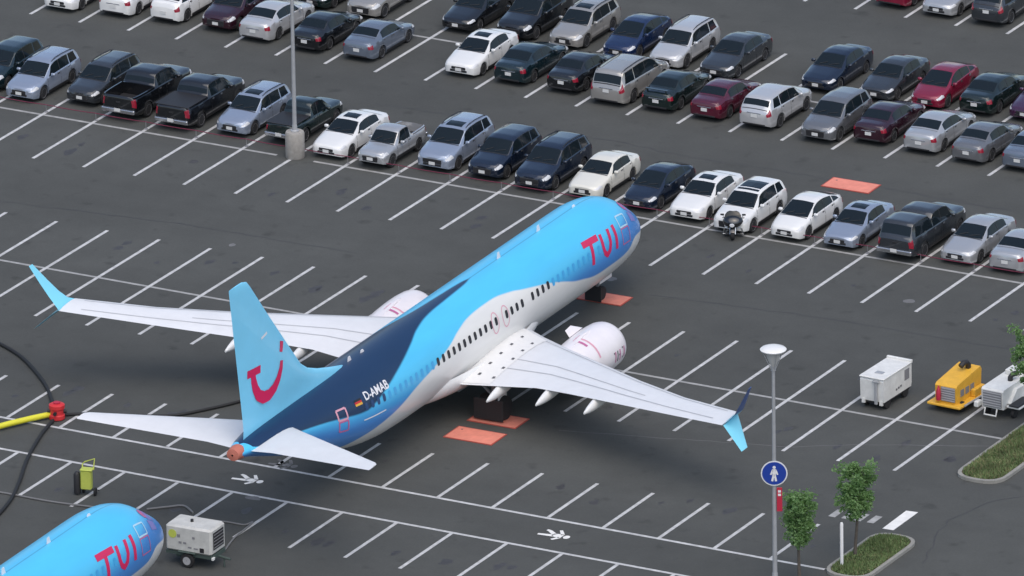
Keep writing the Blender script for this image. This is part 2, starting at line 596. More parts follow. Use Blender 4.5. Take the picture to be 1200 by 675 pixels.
def livery():
    m = bpy.data.materials.new('airliner_livery')
    m.use_nodes = True
    n = m.node_tree
    b = n.nodes['Principled BSDF']
    uv = n.nodes.new('ShaderNodeUVMap')
    uv.uv_map = 'livery'
    sp = n.nodes.new('ShaderNodeSeparateXYZ')
    n.links.new(uv.outputs[0], sp.inputs[0])
    def curve(pts):
        fc = n.nodes.new('ShaderNodeFloatCurve')
        c = fc.mapping.curves[0]
        pts = [(a / 40.0, t / 180.0) for a, t in pts]
        while len(c.points) < len(pts):
            c.points.new(0.5, 0.5)
        for p, q in zip(c.points, pts):
            p.location = q
            p.handle_type = 'AUTO_CLAMPED'
        fc.mapping.update()
        n.links.new(sp.outputs[0], fc.inputs['Value'])
        return fc.outputs[0]
    def step(src, edge_src, width):
        s = n.nodes.new('ShaderNodeMath')
        s.operation = 'SUBTRACT'
        n.links.new(src, s.inputs[0])
        n.links.new(edge_src, s.inputs[1])
        r = n.nodes.new('ShaderNodeMapRange')
        r.interpolation_type = 'SMOOTHSTEP'
        r.inputs[1].default_value, r.inputs[2].default_value = -width, width
        n.links.new(s.outputs[0], r.inputs[0])
        return r.outputs[0]
    def mix(f, a, b_):
        x = n.nodes.new('ShaderNodeMix')
        x.data_type = 'RGBA'
        for sock, val in ((x.inputs[0], f), (x.inputs[6], a), (x.inputs[7], b_)):
            if isinstance(val, bpy.types.NodeSocket):
                n.links.new(val, sock)
            else:
                sock.default_value = val
        return x.outputs[2]
    th = sp.outputs[1]
    white_edge = curve([(0, 84), (2.4, 88), (3.5, 105), (4.2, 108), (6.1, 108.5), (8.5, 98), (10.6, 80.5), (11.7, 72), (12.7, 66), (13.9, 58.6), (14.8, 52.5), (16.6, 46.6), (18.5, 48.2), (19.8, 55), (20.9, 64.5), (21.8, 71), (22.4, 76), (24.5, 87), (25.9, 98), (27.3, 108.6), (28.9, 122), (30.1, 138), (33, 175), (34, 180), (40, 180)])
    navy_edge = curve([(0, 0), (15.6, 0), (16.5, 4), (18.5, 8.0), (20.5, 12), (22.1, 21), (23.5, 34.4), (24.8, 46.4), (26.2, 58.4), (27.3, 68), (28.1, 75), (29.3, 81), (30.6, 78.5), (32.2, 74.5), (34, 73), (36, 76), (36.9, 74), (37.3, 40), (37.5, 0), (40, 0)])
    deep_edge = curve([(0, 20), (1.5, 32), (2.7, 44), (3.6, 58), (5, 74), (9, 82), (14, 84), (22, 86), (25, 86), (27, 86), (30, 86), (33, 84), (35, 84), (37, 95), (40, 95)])
    blue = mix(step(th, deep_edge, 0.11), (0.080, 0.54, 0.86, 1), (0.060, 0.25, 0.64, 1))
    c1 = mix(step(navy_edge, th, 0.012), blue, (0.005, 0.029, 0.085, 1))
    c2 = mix(step(th, white_edge, 0.008), c1, (0.74, 0.735, 0.71, 1))
    # light soiling on the paint
    tc = n.nodes.new('ShaderNodeTexCoord')
    mp = n.nodes.new('ShaderNodeMapping')
    mp.inputs['Scale'].default_value = (0.8, 0.25, 1.2)
    n.links.new(tc.outputs['Object'], mp.inputs[0])
    tx = n.nodes.new('ShaderNodeTexNoise')
    tx.inputs['Scale'].default_value = 1.4
    tx.inputs['Detail'].default_value = 6
    n.links.new(mp.outputs[0], tx.inputs['Vector'])
    mr = n.nodes.new('ShaderNodeMapRange')
    mr.inputs[1].default_value, mr.inputs[2].default_value, mr.inputs[3].default_value, mr.inputs[4].default_value = .3, .75, .94, 1.03
    n.links.new(tx.outputs['Fac'], mr.inputs[0])
    mm = n.nodes.new('ShaderNodeMix')
    mm.data_type = 'RGBA'
    mm.blend_type = 'MULTIPLY'
    mm.inputs[0].default_value = 1
    n.links.new(c2, mm.inputs[6])
    n.links.new(mr.outputs[0], mm.inputs[7])
    n.links.new(mm.outputs[2], b.inputs['Base Color'])
    b.inputs['Roughness'].default_value = 0.36
    b.inputs['Coat Weight'].default_value = 0.22
    b.inputs['Coat Roughness'].default_value = 0.12
    return m


MT['livery'] = livery()


def fuselage_mesh():
    NA = [0, .02, .05, .1, .18, .28, .4, .6, .8, 1.05, 1.3, 1.6, 1.9, 2.2, 2.5, 2.8, 3.2, 3.6, 4, 4.5, 5, 5.6, 6.2] + list(np.arange(7, 24, .5)) + list(np.arange(24, 38.01, .35))
    NT = 72
    v, f, uvs = [], [], []
    for a in NA:
        for k in range(NT + 1):
            d = -180 + 360 * k / NT
            v.append(FP(a, d))
            uvs.append((a / 40.0, abs(d) / 180.0))
    n = NT + 1
    for i in range(len(NA) - 1):
        for k in range(NT):
            f.append((i * n + k, i * n + n + k, i * n + n + k + 1, i * n + k + 1))
    me = bpy.data.meshes.new('fuselage')
    me.from_pydata(v, [], f)
    ul = me.uv_layers.new(name='livery')
    for lp in me.loops:
        ul.data[lp.index].uv = uvs[lp.vertex_index]
    me.materials.append(MT['livery'])
    me.polygons.foreach_set('use_smooth', [True] * len(me.polygons))
    me.update()
    return me


def fus_strip(path, width, off=0.012, m='magenta'):
    """stroke painted on the fuselage; path in (a, degrees), width in metres"""
    mb = MB()
    rad = 1.9
    pts = [Vector((p[0], R(p[1]) * rad)) for p in path]
    rows = []
    for i, p in enumerate(pts):
        t = (pts[min(i + 1, len(pts) - 1)] - pts[max(i - 1, 0)]).normalized()
        nr = Vector((-t.y, t.x))
        wv = width[i] if isinstance(width, (list, tuple)) else width
        rows.append([FP((p + nr * e * wv / 2).x, math.degrees((p + nr * e * wv / 2).y / rad), off) for e in (-1, -.5, 0, .5, 1)])
    mb.grid(rows)
    return mb


def dense(path, n=8):
    out = []
    for i in range(len(path) - 1):
        for k in range(n):
            t = k / n
            out.append((path[i][0] * (1 - t) + path[i + 1][0] * t, path[i][1] * (1 - t) + path[i + 1][1] * t))
    out.append(path[-1])
    return out


def airfoil(c, tc, n=9):
    """closed loop of (x along chord 0..c, z)"""
    xs = [0.5 * (1 - math.cos(PI * k / n)) for k in range(n + 1)]
    def th(x):
        return 5 * tc * (0.2969 * math.sqrt(x) - 0.126 * x - 0.3516 * x * x + 0.2843 * x**3 - 0.1036 * x**4)
    up = [(x * c, (th(x) * 1.15 + 0.02 * x * (1 - x)) * c) for x in xs]
    lo = [(x * c, -th(x) * 0.85 * c) for x in xs[1:-1]][::-1]
    return up + lo


WLE = ([0, 1.2, 3.0, 4.9, 10.3, 13.4, 16.8], [12.0, 12.85, 14.2, 15.45, 18.95, 20.75, 22.25])
WTE = ([0, 2.0, 5.7, 7.2, 9.4, 13.6, 16.8], [20.45, 20.4, 20.35, 20.75, 21.45, 22.85, 23.9])


def wle(s):
    return float(np.interp(s, *WLE))


def wte(s):
    return float(np.interp(s, *WTE))


def wz(s):
    return 1.95 + 0.112 * s + 0.00035 * max(s - 4, 0) ** 2


def wtc(s):
    return float(np.interp(s, [0, 5, 17], [.135, .115, .095]))


def wing_mesh(side):
    mb = MB()
    rows = []
    for s in [1.0, 1.6, 2.2, 3, 4, 4.9, 5.7, 6.4, 7.2, 8.3, 9.4, 10.3, 11.8, 13.4, 15, 16.2, 16.8]:
        le, te = wle(s), wte(s)
        rows.append([PT(le + x, side * s, wz(s) + z - 0.02 * (x / (te - le))) for x, z in airfoil(te - le, wtc(s))])
    mb.grid(rows, closed=True)
    n = len(rows[0])
    e = len(mb.v) - n
    mb.f.append(tuple(range(e, e + n)))
    mb.m.append(0)
    return mb


def wing_pt(side, s, frac, off=0.012):
    le, te = wle(s), wte(s)
    c = te - le
    x = frac
    t = 5 * wtc(s) * (0.2969 * math.sqrt(x) - 0.126 * x - 0.3516 * x * x + 0.2843 * x**3 - 0.1036 * x**4) * 1.15 + 0.02 * x * (1 - x)
    return PT(le + x * c, side * s, wz(s) + t * c - 0.02 * x + off)


def wing_line(side, path, w=0.05):
    """thin line on the upper wing skin through (s, chord fraction)"""
    mb = MB()
    pts = dense(path, 10)
    rows = []
    for s, fr in pts:
        c = wte(s) - wle(s)
        rows.append([wing_pt(side, s, fr - w / 2 / c), wing_pt(side, s, fr + w / 2 / c)])
    mb.grid(rows)
    return mb


def surf(rows, n_section=9):
    """tapered surface; rows = [(le point, te point, thickness vector scale)] lofted as aerofoils"""
    mb = MB()
    out = []
    for le, te, up, tc in rows:
        le, te, up = Vector(le), Vector(te), Vector(up).normalized()
        ch = te - le
        c = ch.length
        d = ch.normalized()
        loop = []
        xs = [0.5 * (1 - math.cos(PI * k / n_section)) for k in range(n_section + 1)]
        def th(x):
            return 5 * tc * (0.2969 * math.sqrt(x) - 0.126 * x - 0.3516 * x * x + 0.2843 * x**3 - 0.1036 * x**4) * c
        for x in xs:
            loop.append(le + d * (x * c) + up * th(x))
        for x in xs[1:-1][::-1]:
            loop.append(le + d * (x * c) - up * th(x))
        out.append(loop)
    mb.grid(out, closed=True)
    n = len(out[0])
    e = len(mb.v) - n
    mb.f.append(tuple(range(n - 1, -1, -1)))
    mb.m.append(0)
    mb.f.append(tuple(range(e, e + n)))
    mb.m.append(0)
    return mb


def text_mesh(body, size):
    cu = bpy.data.curves.new('t', 'FONT')
    cu.body = body
    cu.size = size
    cu.offset = 0.012
    o = bpy.data.objects.new('t', cu)
    col.objects.link(o)
    dg = bpy.context.evaluated_depsgraph_get()
    me = bpy.data.meshes.new_from_object(o.evaluated_get(dg))
    v = [tuple(x.co) for x in me.vertices]
    f = [tuple(p.vertices) for p in me.polygons]
    bpy.data.objects.remove(o)
    bpy.data.curves.remove(cu)
    return v, f


def make_airliner(root):
    link('fuselage', fuselage_mesh(), root)
    # belly fairing
    mb = MB()
    rows = []
    for a in np.linspace(11.0, 23.2, 22):
        t = (a - 11.0) / 12.2
        k = math.sin(PI * min(max(t, 0.0), 1.0)) ** 0.5
        rows.append([PT(a, (0.9 + 1.22 * k) * math.sin(R(d)), 2.25 + 0.2 * (1 - k) - (0.75 + 0.35 * k) * -math.cos(R(d))) for d in np.linspace(75, 285, 24)])
    mb.grid(rows)
    part('belly_fairing', mb, 'white', root, 60)
    # wings
    for side in (1, -1):
        wg = part('wing', wing_mesh(side), 'wing', root, 50)
        part('flap_line', wing_line(side, [(2.1, .73), (5.7, .70), (9.4, .70), (13.6, .72), (16.0, .76)], .07), 'grey_line', wg, 0)
        part('slat_line', wing_line(side, [(2.6, .12), (6, .12), (12, .15), (16.3, .2)], .05), 'grey_line', wg, 0)
        part('spoiler_line', wing_line(side, [(3.4, .56), (5.7, .52), (9.4, .53), (11.5, .54)], .06), 'grey_line', wg, 0)
        for s in (3.3, 5.7, 7.8, 9.9, 12.6):
            part('panel_gap', wing_line(side, [(s, .70), (s + .02, .985)], .05), 'grey_line', wg, 0)
        # flap track fairings
        for s, ln in ((3.75, 1.9), (6.3, 1.9), (9.1, 1.7)):
            mb = MB()
            te = wte(s)
            rows = []
            for t in np.linspace(0, 1, 10):
                a = te - 2.2 + (2.2 + ln * .55) * t
                rr = 0.24 * math.sin(PI * (0.08 + 0.9 * t)) ** 0.7 + 0.015
                zc = wz(s) - 0.16 - 0.22 * t
                rows.append([PT(a, side * s + rr * .8 * math.cos(q), zc + rr * 1.15 * math.sin(q)) for q in [k * PI / 6 for k in range(12)]])
            mb.grid(rows, closed=True)
            e = len(mb.v) - 12
            mb.f.append(tuple(range(e, e + 12)))
            mb.m.append(0)
            part('flap_fairing', mb, 'white', wg, 60)
        # winglets: upper and lower blade
        lt, tt = wle(16.8), wte(16.8)
        z0 = wz(16.8)
        prev = None
        rows = []
        for t in (0, .12, .3, .6, 1.0):
            s = 16.78 + 0.20 * min(t * 4, 1) + 1.2 * t
            z = z0 + 0.12 * min(t * 4, 1) * t + 1.85 * t ** 1.12
            rows.append((PT(lt + .25 + 1.25 * t, side * s, z), PT(tt - .25 * min(t * 5, 1) + .42 * t, side * s, z), (1.0 * side, 0, -.58), .07))
        rows[0] = (PT(lt + .02, side * 16.78, z0), PT(tt, side * 16.78, z0), (0.5 * side, 0, 1), .09)
        up = surf(rows)
        uo = part('upper_winglet', up, ['winglet', 'winglet_dark'], wg, 50)
        for pg in uo.data.polygons:
            if pg.normal.x * side > .05 and pg.center.z > z0 + .1:
                pg.material_index = 1
        rows = [(PT(lt + .20, side * 16.85, z0 - .02), PT(tt, side * 16.85, z0 - .02), (0.5 * side, 0, 1), .09),
                (PT(lt + .50, side * 17.10, z0 - .20), PT(tt + .12, side * 17.10, z0 - .20), (.62 * side, 0, .78), .08),
                (PT(lt + 1.42, side * 17.92, z0 - .95), PT(tt + .36, side * 17.92, z0 - .95), (.66 * side, 0, .75), .07)]
        part('lower_winglet', surf(rows), 'winglet', wg, 50)
        # engine
        EA = 1.9
        prof = [(0.86, 9.98), (1.00, 9.95), (1.07, 10.02), (1.13, 10.25), (1.17, 10.9), (1.17, 11.6), (1.13, 12.6), (1.04, 13.6), (0.95, 14.3), (0.90, 14.3)]
        prof = [(r_, a + EA) for r_, a in prof]
        ex, ez = side * 4.83, 1.62
        mb = MB()
        rows = []
        for r_, a in prof:
            rows.append([PT(a, ex + r_ * math.cos(q), ez + r_ * (math.sin(q) if math.sin(q) > 0 else math.sin(q) * .93)) for q in [k * PI / 20 for k in range(40)]])
        mb.grid(rows, closed=True)
        en = part('engine', mb, 'cowl', root, 60)
        mb = MB()
        rows = []
        for r_, a in [(0.90, 14.25 + EA), (.62, 14.9 + EA), (.45, 15.1 + EA), (.34, 15.0 + EA), (.08, 15.9 + EA)]:
            rows.append([PT(a, ex + r_ * math.cos(q), ez + .03 + r_ * math.sin(q)) for q in [k * PI / 12 for k in range(24)]])
        mb.grid(rows, closed=True)
        part('exhaust_cone', mb, 'gear_metal', en, 50)
        mb = MB()
        rows = []
        for r_, a in [(0.95, 9.99 + EA), (.6, 9.93 + EA), (.05, 9.90 + EA)]:
            rows.append([PT(a, ex + r_ * math.cos(q), ez + r_ * math.sin(q)) for q in [k * PI / 12 for k in range(24)]])
        mb.grid(rows, closed=True)
        part('inlet_cover', mb, 'white', en, 50)
        # pylon
        part('pylon', surf([(PT(12.9, ex, ez + 1.05), PT(17.8, ex, ez + .45), (1, 0, 0), .06), (PT(13.7, ex, ez + 1.26), PT(17.9, ex, ez + .75), (1, 0, 0), .05)]), 'cowl', en, 50)
        # strake
        part('strake', surf([(PT(12.6, ex - side * .8, ez + .9), PT(13.9, ex - side * .8, ez + .86), (1, 0, side * .8), .05), (PT(13.3, ex - side * 1.05, ez + 1.2), PT(13.9, ex - side * 1.02, ez + 1.16), (1, 0, side * .8), .05)]), 'cowl', en, 50)
        def cowl_strip(a0, a1, q0, q1, m, name):
            mb_ = MB()
            rr = []
            for a in np.linspace(a0 + EA, a1 + EA, 6):
                r_ = catmull(np.array([p[1] for p in prof[2:9]]), np.array([p[0] for p in prof[2:9]]), a) + .012
                rr.append([PT(a, ex + r_ * math.cos(R(q)), ez + r_ * (math.sin(R(q)) if math.sin(R(q)) > 0 else math.sin(R(q)) * .93)) for q in np.linspace(q0, q1, 8)])
            mb_.grid(rr)
            part(name, mb_, m, en, 0)
        # red warning stripe and small placards on the cowl
        cowl_strip(12.5, 12.62, 20, 100, 'pink', 'warning_stripe')
        cowl_strip(12.8, 12.95, 60, 84, 'pink_cover', 'warning_stripe')
        cowl_strip(12.2, 12.9, 97, 99, 'pink', 'warning_stripe')
        if side > 0:
            # stencilled characters by the inlet
            for k_c, (a0, q0, dq) in enumerate(((10.35, -14, 26), (10.52, -14, 4), (10.52, 9, 4), (10.8, -15, 26), (11.02, -15, 26), (10.86, -2, 4), (11.22, -15, 26), (11.34, 7, 4))):
                cowl_strip(a0, a0 + .085, q0, q0 + dq, 'dark_mark' if k_c % 3 else 'pink_cover', 'cowl_stencil')
    # wing root panel marks on the starboard wing
    for s in (1, -1):
        mb = MB()
        rows = []
        for t in np.linspace(0, 1, 14):
            fr = .10 + .88 * t
            rows.append([wing_pt(s, q, fr, .018) for q in np.linspace(1.7, 3.55 - .25 * t, 5)])
        mb.grid(rows)
        part('wing_root_panel', mb, 'wing_root', root, 0)
        mb = MB()
        for k in range(5):
            for q, fo in ((2.35, 0), (3.2, .03)):
                fr = .22 + .155 * k + fo
                p0, p1 = wing_pt(s, q - .07, fr, .03), wing_pt(s, q + .07, fr, .03)
                p2, p3 = wing_pt(s, q + .07, fr + .03, .03), wing_pt(s, q - .07, fr + .03, .03)
                part('step_mark', MB().add([p0, p1, p2, p3], [(0, 1, 2, 3)]), 'dark_mark', root, 0)
    # tailplane
    for side in (1, -1):
        rows = [(PT(34.0, side * .6, 4.72), PT(37.35, side * .4, 4.70), (0, 0, 1), .09),
                (PT(34.75, side * 1.6, 4.90), PT(37.5, side * 1.6, 4.86), (0, 0, 1), .09),
                (PT(38.15, side * 7.1, 5.56), PT(39.05, side * 7.25, 5.55), (0, 0, 1), .08),
                (PT(38.35, side * 7.27, 5.58), PT(39.0, side * 7.3, 5.57), (0, 0, 1), .06)]
        st = part('tailplane', surf(rows), 'wing', root, 50)
    # fin with dorsal fillet
    rows = []
    for z, le, te, tc in [(4.95, 27.2, 37.15, .035), (5.42, 28.0, 37.1, .035), (5.7, 29.1, 37.12, .035), (6.05, 30.3, 37.17, .05), (6.4, 31.2, 37.22, .065), (6.8, 31.8, 37.28, .08), (7.6, 32.5, 37.4, .09), (9.0, 33.72, 37.62, .09), (10.5, 35.02, 37.86, .09), (11.9, 36.2, 38.07, .09), (12.25, 36.55, 38.12, .085), (12.36, 36.95, 38.12, .05)]:
        rows.append((PT(le, 0, z), PT(te, 0, z + (.22 if z > 12.1 else 0) * 0), (1, 0, 0), tc))
    fin = part('fin', surf(rows), 'lightcyan', root, 50)
    def fin_x(a, z):
        le = float(np.interp(z, [6.8, 7.6, 9.0, 10.5, 11.9], [31.8, 32.5, 33.72, 35.02, 36.2]))
        te = float(np.interp(z, [6.8, 12], [37.28, 38.08]))
        c = te - le
        x = min(max((a - le) / c, .001), 1)
        return 5 * .09 * (0.2969 * math.sqrt(x) - 0.126 * x - 0.3516 * x * x + 0.2843 * x**3 - 0.1036 * x**4) * c
    def fin_stroke(path, width, m, name):
        pts = [Vector(p) for p in dense(path, 4)]
        ws = dense([(w_, 0) for w_ in width], 4) if isinstance(width, list) else [(width, 0)] * len(pts)
        for sd in (1, -1):
            mb_ = MB()
            rr = []
            for i, p in enumerate(pts):
                t = (pts[min(i + 1, len(pts) - 1)] - pts[max(i - 1, 0)]).normalized()
                nr = Vector((-t.y, t.x)) * ws[i][0] / 2
                rr.append([PT(q.x, sd * (fin_x(q.x, q.y) + .012), q.y) for q in (p - nr, p, p + nr)])
            mb_.grid(rr)
            part(name, mb_, m, fin, 0)
    sm = [(36.32, 7.85), (36.28, 7.55), (36.15, 7.15), (35.9, 6.75), (35.5, 6.52), (35.05, 6.5), (34.6, 6.68), (34.25, 7.0), (34.0, 7.4), (33.92, 7.72)]
    fin_stroke(sm, [.36, .40, .45, .51, .56, .54, .46, .37, .30, .25], 'magenta', 'smile_emblem')
    fin_stroke([(36.78, 7.98), (36.3, 7.96), (35.72, 7.94)], .36, 'magenta', 'smile_emblem')
    fin_stroke([(33.93, 8.12), (33.76, 8.56)], [.28, .36], 'magenta', 'smile_emblem')
    fin_stroke([(35.6, 9.3), (35.1, 9.42)], .12, 'text_white', 'tail_marking')
    # tail cone cover
    mb = MB()
    rows = []
    for a, r_ in [(37.55, .36), (37.7, .38), (37.9, .34), (38.12, .30), (38.16, .05)]:
        rows.append([PT(a, r_ * math.cos(q), 4.71 + r_ * .9 * math.sin(q)) for q in [k * PI / 10 for k in range(20)]])
    mb.grid(rows, closed=True)
    part('tail_cone_cover', mb, 'orange_cover', root, 50)
    # cabin windows (both sides)
    a = 5.6
    pane = []
    k = -11
    while True:
        a = 11.68 + 0.508 * k
        if a > 29.2:
            break
        if a > 5.4 and k not in (4, 9):
            w_in = 11.3 < a < 22.5
            for sgn in (1, -1):
                mb = MB()
                ctr, hw_, hh = 74.6, .125, 5.6
                ring = [FP(a + hw_ * math.copysign(abs(math.cos(q)) ** .6, math.cos(q)), sgn * (ctr + hh * math.copysign(abs(math.sin(q)) ** .6, math.sin(q))), .010) for q in [j * PI / 5 for j in range(10)]]
                mb.add(ring, [tuple(range(10))])
                part('cabin_window', mb, 'cabin_window' if w_in else ('cabin_window_blue' if a < 27 else 'cabin_window_navy'), root, 0)
        k += 1
    # doors: outlines painted round them
    def outline(a0, a1, d0, d1, w_, m, name, sgn=1):
        pth = dense([(a0, d0), (a0, d1), (a1, d1), (a1, d0), (a0, d0)], 6)
        mb_ = MB()
        for seg in ([(a0, d0), (a0, d1)], [(a0, d1), (a1, d1)], [(a1, d1), (a1, d0)], [(a1, d0), (a0, d0)]):
            pp = dense(seg, 5)
            x = fus_strip([(p[0], p[1] * sgn) for p in pp], w_)
            mb_.add(x.v, x.f)
        part(name, mb_, m, root, 0, fix=False)
    for sgn in (1, -1):
        outline(3.35, 4.2, 49, 66, .075, 'door_pale', 'door_outline', sgn)
        outline(3.35, 4.2, 68.5, 90, .06, 'pink_cover', 'door_outline', sgn)
        outline(30.55, 31.25, 62, 80, .11, 'pink', 'door_outline', sgn)
        outline(30.55, 31.25, 83, 100, .09, 'pink_cover', 'door_outline', sgn)
        for ac in (15.85, 16.85):
            pth = [(ac + .30 * math.cos(q), (76 + 14 * math.sin(q)) * sgn) for q in [j * PI / 12 for j in range(25)]]
            part('exit_outline', fus_strip(pth, .05), 'pink', root, 0)
    # airline name on both sides of the nose
    for sgn in (1, -1):
        L = [
            ([(7.85, 57), (7.1, 58), (6.42, 59)], .30),
            ([(7.15, 58), (7.22, 72), (7.3, 89)], .26),
            ([(6.15, 57.5), (6.18, 66), (6.2, 76), (6.12, 84), (5.88, 88.5), (5.62, 84), (5.46, 75), (5.38, 57)], .24),
            ([(4.86, 56), (4.84, 72), (4.92, 89)], .25)]
        for path, w_ in L:
            part('airline_lettering', fus_strip([(p[0], p[1] * sgn) for p in dense(path, 5)], w_), 'magenta', root, 0, fix=False)
    # registration and flag on the aft fuselage
    v, f = text_mesh('D-AMAB', 0.56)
    for sgn in (1, -1):
        mx = max(p[0] for p in v)
        vv = []
        for x, y, z in v:
            aa = 28.9 - x if sgn > 0 else 28.9 - mx + x
            vv.append(FP(aa, sgn * (66.0 - math.degrees(y / 1.85)), .014))
        part('registration', MB().add(vv, f), 'text_white', root, 0, fix=False)
        for j, m in enumerate(('black', 'flag_red', 'flag_gold')):
            d0 = 60.5 + 3.2 * j
            part('flag_stripe', fus_strip([(p[0], p[1] * sgn) for p in dense([(29.75, d0), (29.2, d0)], 4)], .108, .014), m, root, 0)
        part('service_mark', fus_strip([(p[0], sgn * p[1]) for p in dense([(29.3, 93), (27.4, 92)], 6)], .06), 'text_white', root, 0)
    # cockpit windows under covers
    for sgn in (1, -1):
        for a0, a1, d0, d1, m in ((1.55, 2.25, 3, 22, 'cockpit_cover'), (1.7, 2.5, 25, 46, 'cockpit_cover'), (2.05, 2.75, 48, 64, 'cockpit_cover')):
            mb = MB()
            mb.grid([[FP(a0 + (a1 - a0) * t, sgn * (d0 + (d1 - d0) * q), .012) for q in np.linspace(0, 1, 5)] for t in np.linspace(0, 1, 5)])
            part('cockpit_window', mb, m, root, 0)
        mb = MB()
        mb.add([FP(2.62 + .28 * math.cos(q), sgn * (34 + 9 * math.sin(q)), .016) for q in [j * PI / 8 for j in range(16)]], [tuple(range(16))])
        part('pink_cover', mb, 'pink_cover', root, 0)
    # antennas and lights on the crown
    for a_, w_, h_ in ((5.6, .10, .10), (9.1, .06, .28), (13.0, .06, .30), (26.1, .10, .12), (27.3, .06, .22)):
        w0, t0, b0 = fus(a_)
        part('antenna', surf([(PT(a_ - .2, 0, t0 - .04), PT(a_ + .2, 0, t0 - .04), (1, 0, 0), w_ * 2), (PT(a_ - .05, 0, t0 + h_), PT(a_ + .15, 0, t0 + h_), (1, 0, 0), w_ * 2)]), 'text_white', root, 40)
    # landing gear
    def wheel(parent, x, y, r_, w_):
        mb = MB().lathe([(r_ * .55, -w_ / 2), (r_ * .9, -w_ / 2), (r_, -w_ * .3), (r_, w_ * .3), (r_ * .9, w_ / 2), (r_ * .55, w_ / 2)], 20, (x, y, r_), 'X')
        wh = part('wheel', mb, 'tyre', parent, 40)
        part('rim', MB().lathe([(.02, -w_ * .42), (r_ * .53, -w_ * .46), (r_ * .53, w_ * .46), (.02, w_ * .42)], 16, (x, y, r_), 'X'), 'gear_metal', wh, 40)
    for side in (1, -1):
        y = (18 - 19.0) * LS
        gr = part('main_gear', MB().tube([(side * 2.86, y, .5), (side * 2.80, y, 2.1)], .13, 10).tube([(side * 2.84, y + .1, .9), (side * 1.6, y + .2, 1.9)], .07, 8).tube([(side * 2.86 - .5, y, .56), (side * 2.86 + .5, y, .56)], .1, 8), 'gear_metal', root, 40)
        for dx in (-.43, .43):
            wheel(gr, side * 2.86 + dx, y, .565, .42)
        part('gear_cover', MB().box((side * 2.86, y - .62, .62), (1.5, .09, 1.0), 0, 0, .03), 'black', gr, 0)
        part('gear_door', MB().box((side * 3.25, y, 1.5), (.05, .8, 1.1), 0, 0, .015), 'white', gr, 0)
    y = (18 - 3.35) * LS
    gr = part('nose_gear', MB().tube([(0, y, .35), (0, y + .15, 1.6)], .09, 10).tube([(-.22, y, .345), (.22, y, .345)], .06, 8).tube([(0, y - .1, .7), (0, y - .9, 1.5)], .05, 8), 'gear_metal', root, 40)
    for dx in (-.2, .2):
        wheel(gr, dx, y, .345, .2)
    part('gear_cover', MB().box((0, y - .42, .42), (.85, .08, .72), 0, 0, .02), 'black', gr, 0)
    for dx in (-.38, .38):
        part('gear_door', MB().box((dx, y + .1, 1.2), (.04, 1.2, .5), 0, 0, .015), 'white', gr, 0)


HEAD = R(0.955)
NOSE = Vector((-2.5106, 11.0658, 0))
fdir = Vector((-math.sin(HEAD), math.cos(HEAD), 0))
pl1 = thing('airliner', 'cyan, navy and white twin-engine airliner parked across the empty stalls, whole', 'airliner', NOSE - fdir * 18 * LS, HEAD, 'parked airliners')
make_airliner(pl1)


def copy_tree(o, parent=None):
    c = o.copy()
    col.objects.link(c)
    c.parent = parent
    for ch in list(o.children):
        copy_tree(ch, c)
    return c


pl2 = copy_tree(pl1)
pl2.location = pl1.location + Vector((-0.2, -43.5, 0))
pl2['label'] = 'cyan airliner of which only the nose shows at the lower left corner'

# ------------------------------------------------------------------ salmon plates on the ground
def ground_plate(px, label, dims=None):
    pts = [ground(*p) for p in px]
    c = sum(pts, Vector()) / len(pts)
    wx = ((pts[2] - pts[1]).length + (pts[3] - pts[0]).length) / 2
    wy = ((pts[1] - pts[0]).length + (pts[2] - pts[3]).length) / 2
    if dims:
        wx, wy = dims
    t = thing('ground_plate', label, 'ground plate', (c.x, c.y, 0), HEAD, 'salmon ground plates')
    part('edge', MB().box((0, 0, .018), (wx, wy, .028)), 'plate_edge', t, 0)
    part('face', MB().box((0, 0, .026), (wx - .12, wy - .12, .028)), 'plate_salmon', t, 0)
    part('lifting_hole', MB().lathe([(.05, 0), (.05, .003)], 10, (-wx / 2 + .35, wy / 2 - .35, .041)), 'dark_mark', t, 0)
    return t


ground_plate([(520, 512), (537, 500), (594, 509), (576, 523)], 'bare salmon ground plate behind the main wheels of the airliner')
ground_plate([(547, 493), (563, 482), (622, 491), (603, 503)], 'red ground plate under the main wheels, in the shade of the wing')
ground_plate([(672, 349), (688, 340), (741, 349), (727, 360)], 'orange ground plate under the nose wheels of the airliner')
ground_plate([(963, 218), (977, 207.5), (1032, 217.7), (1017, 228)], 'pale salmon ground plate lying in the aisle behind the white hatchback')

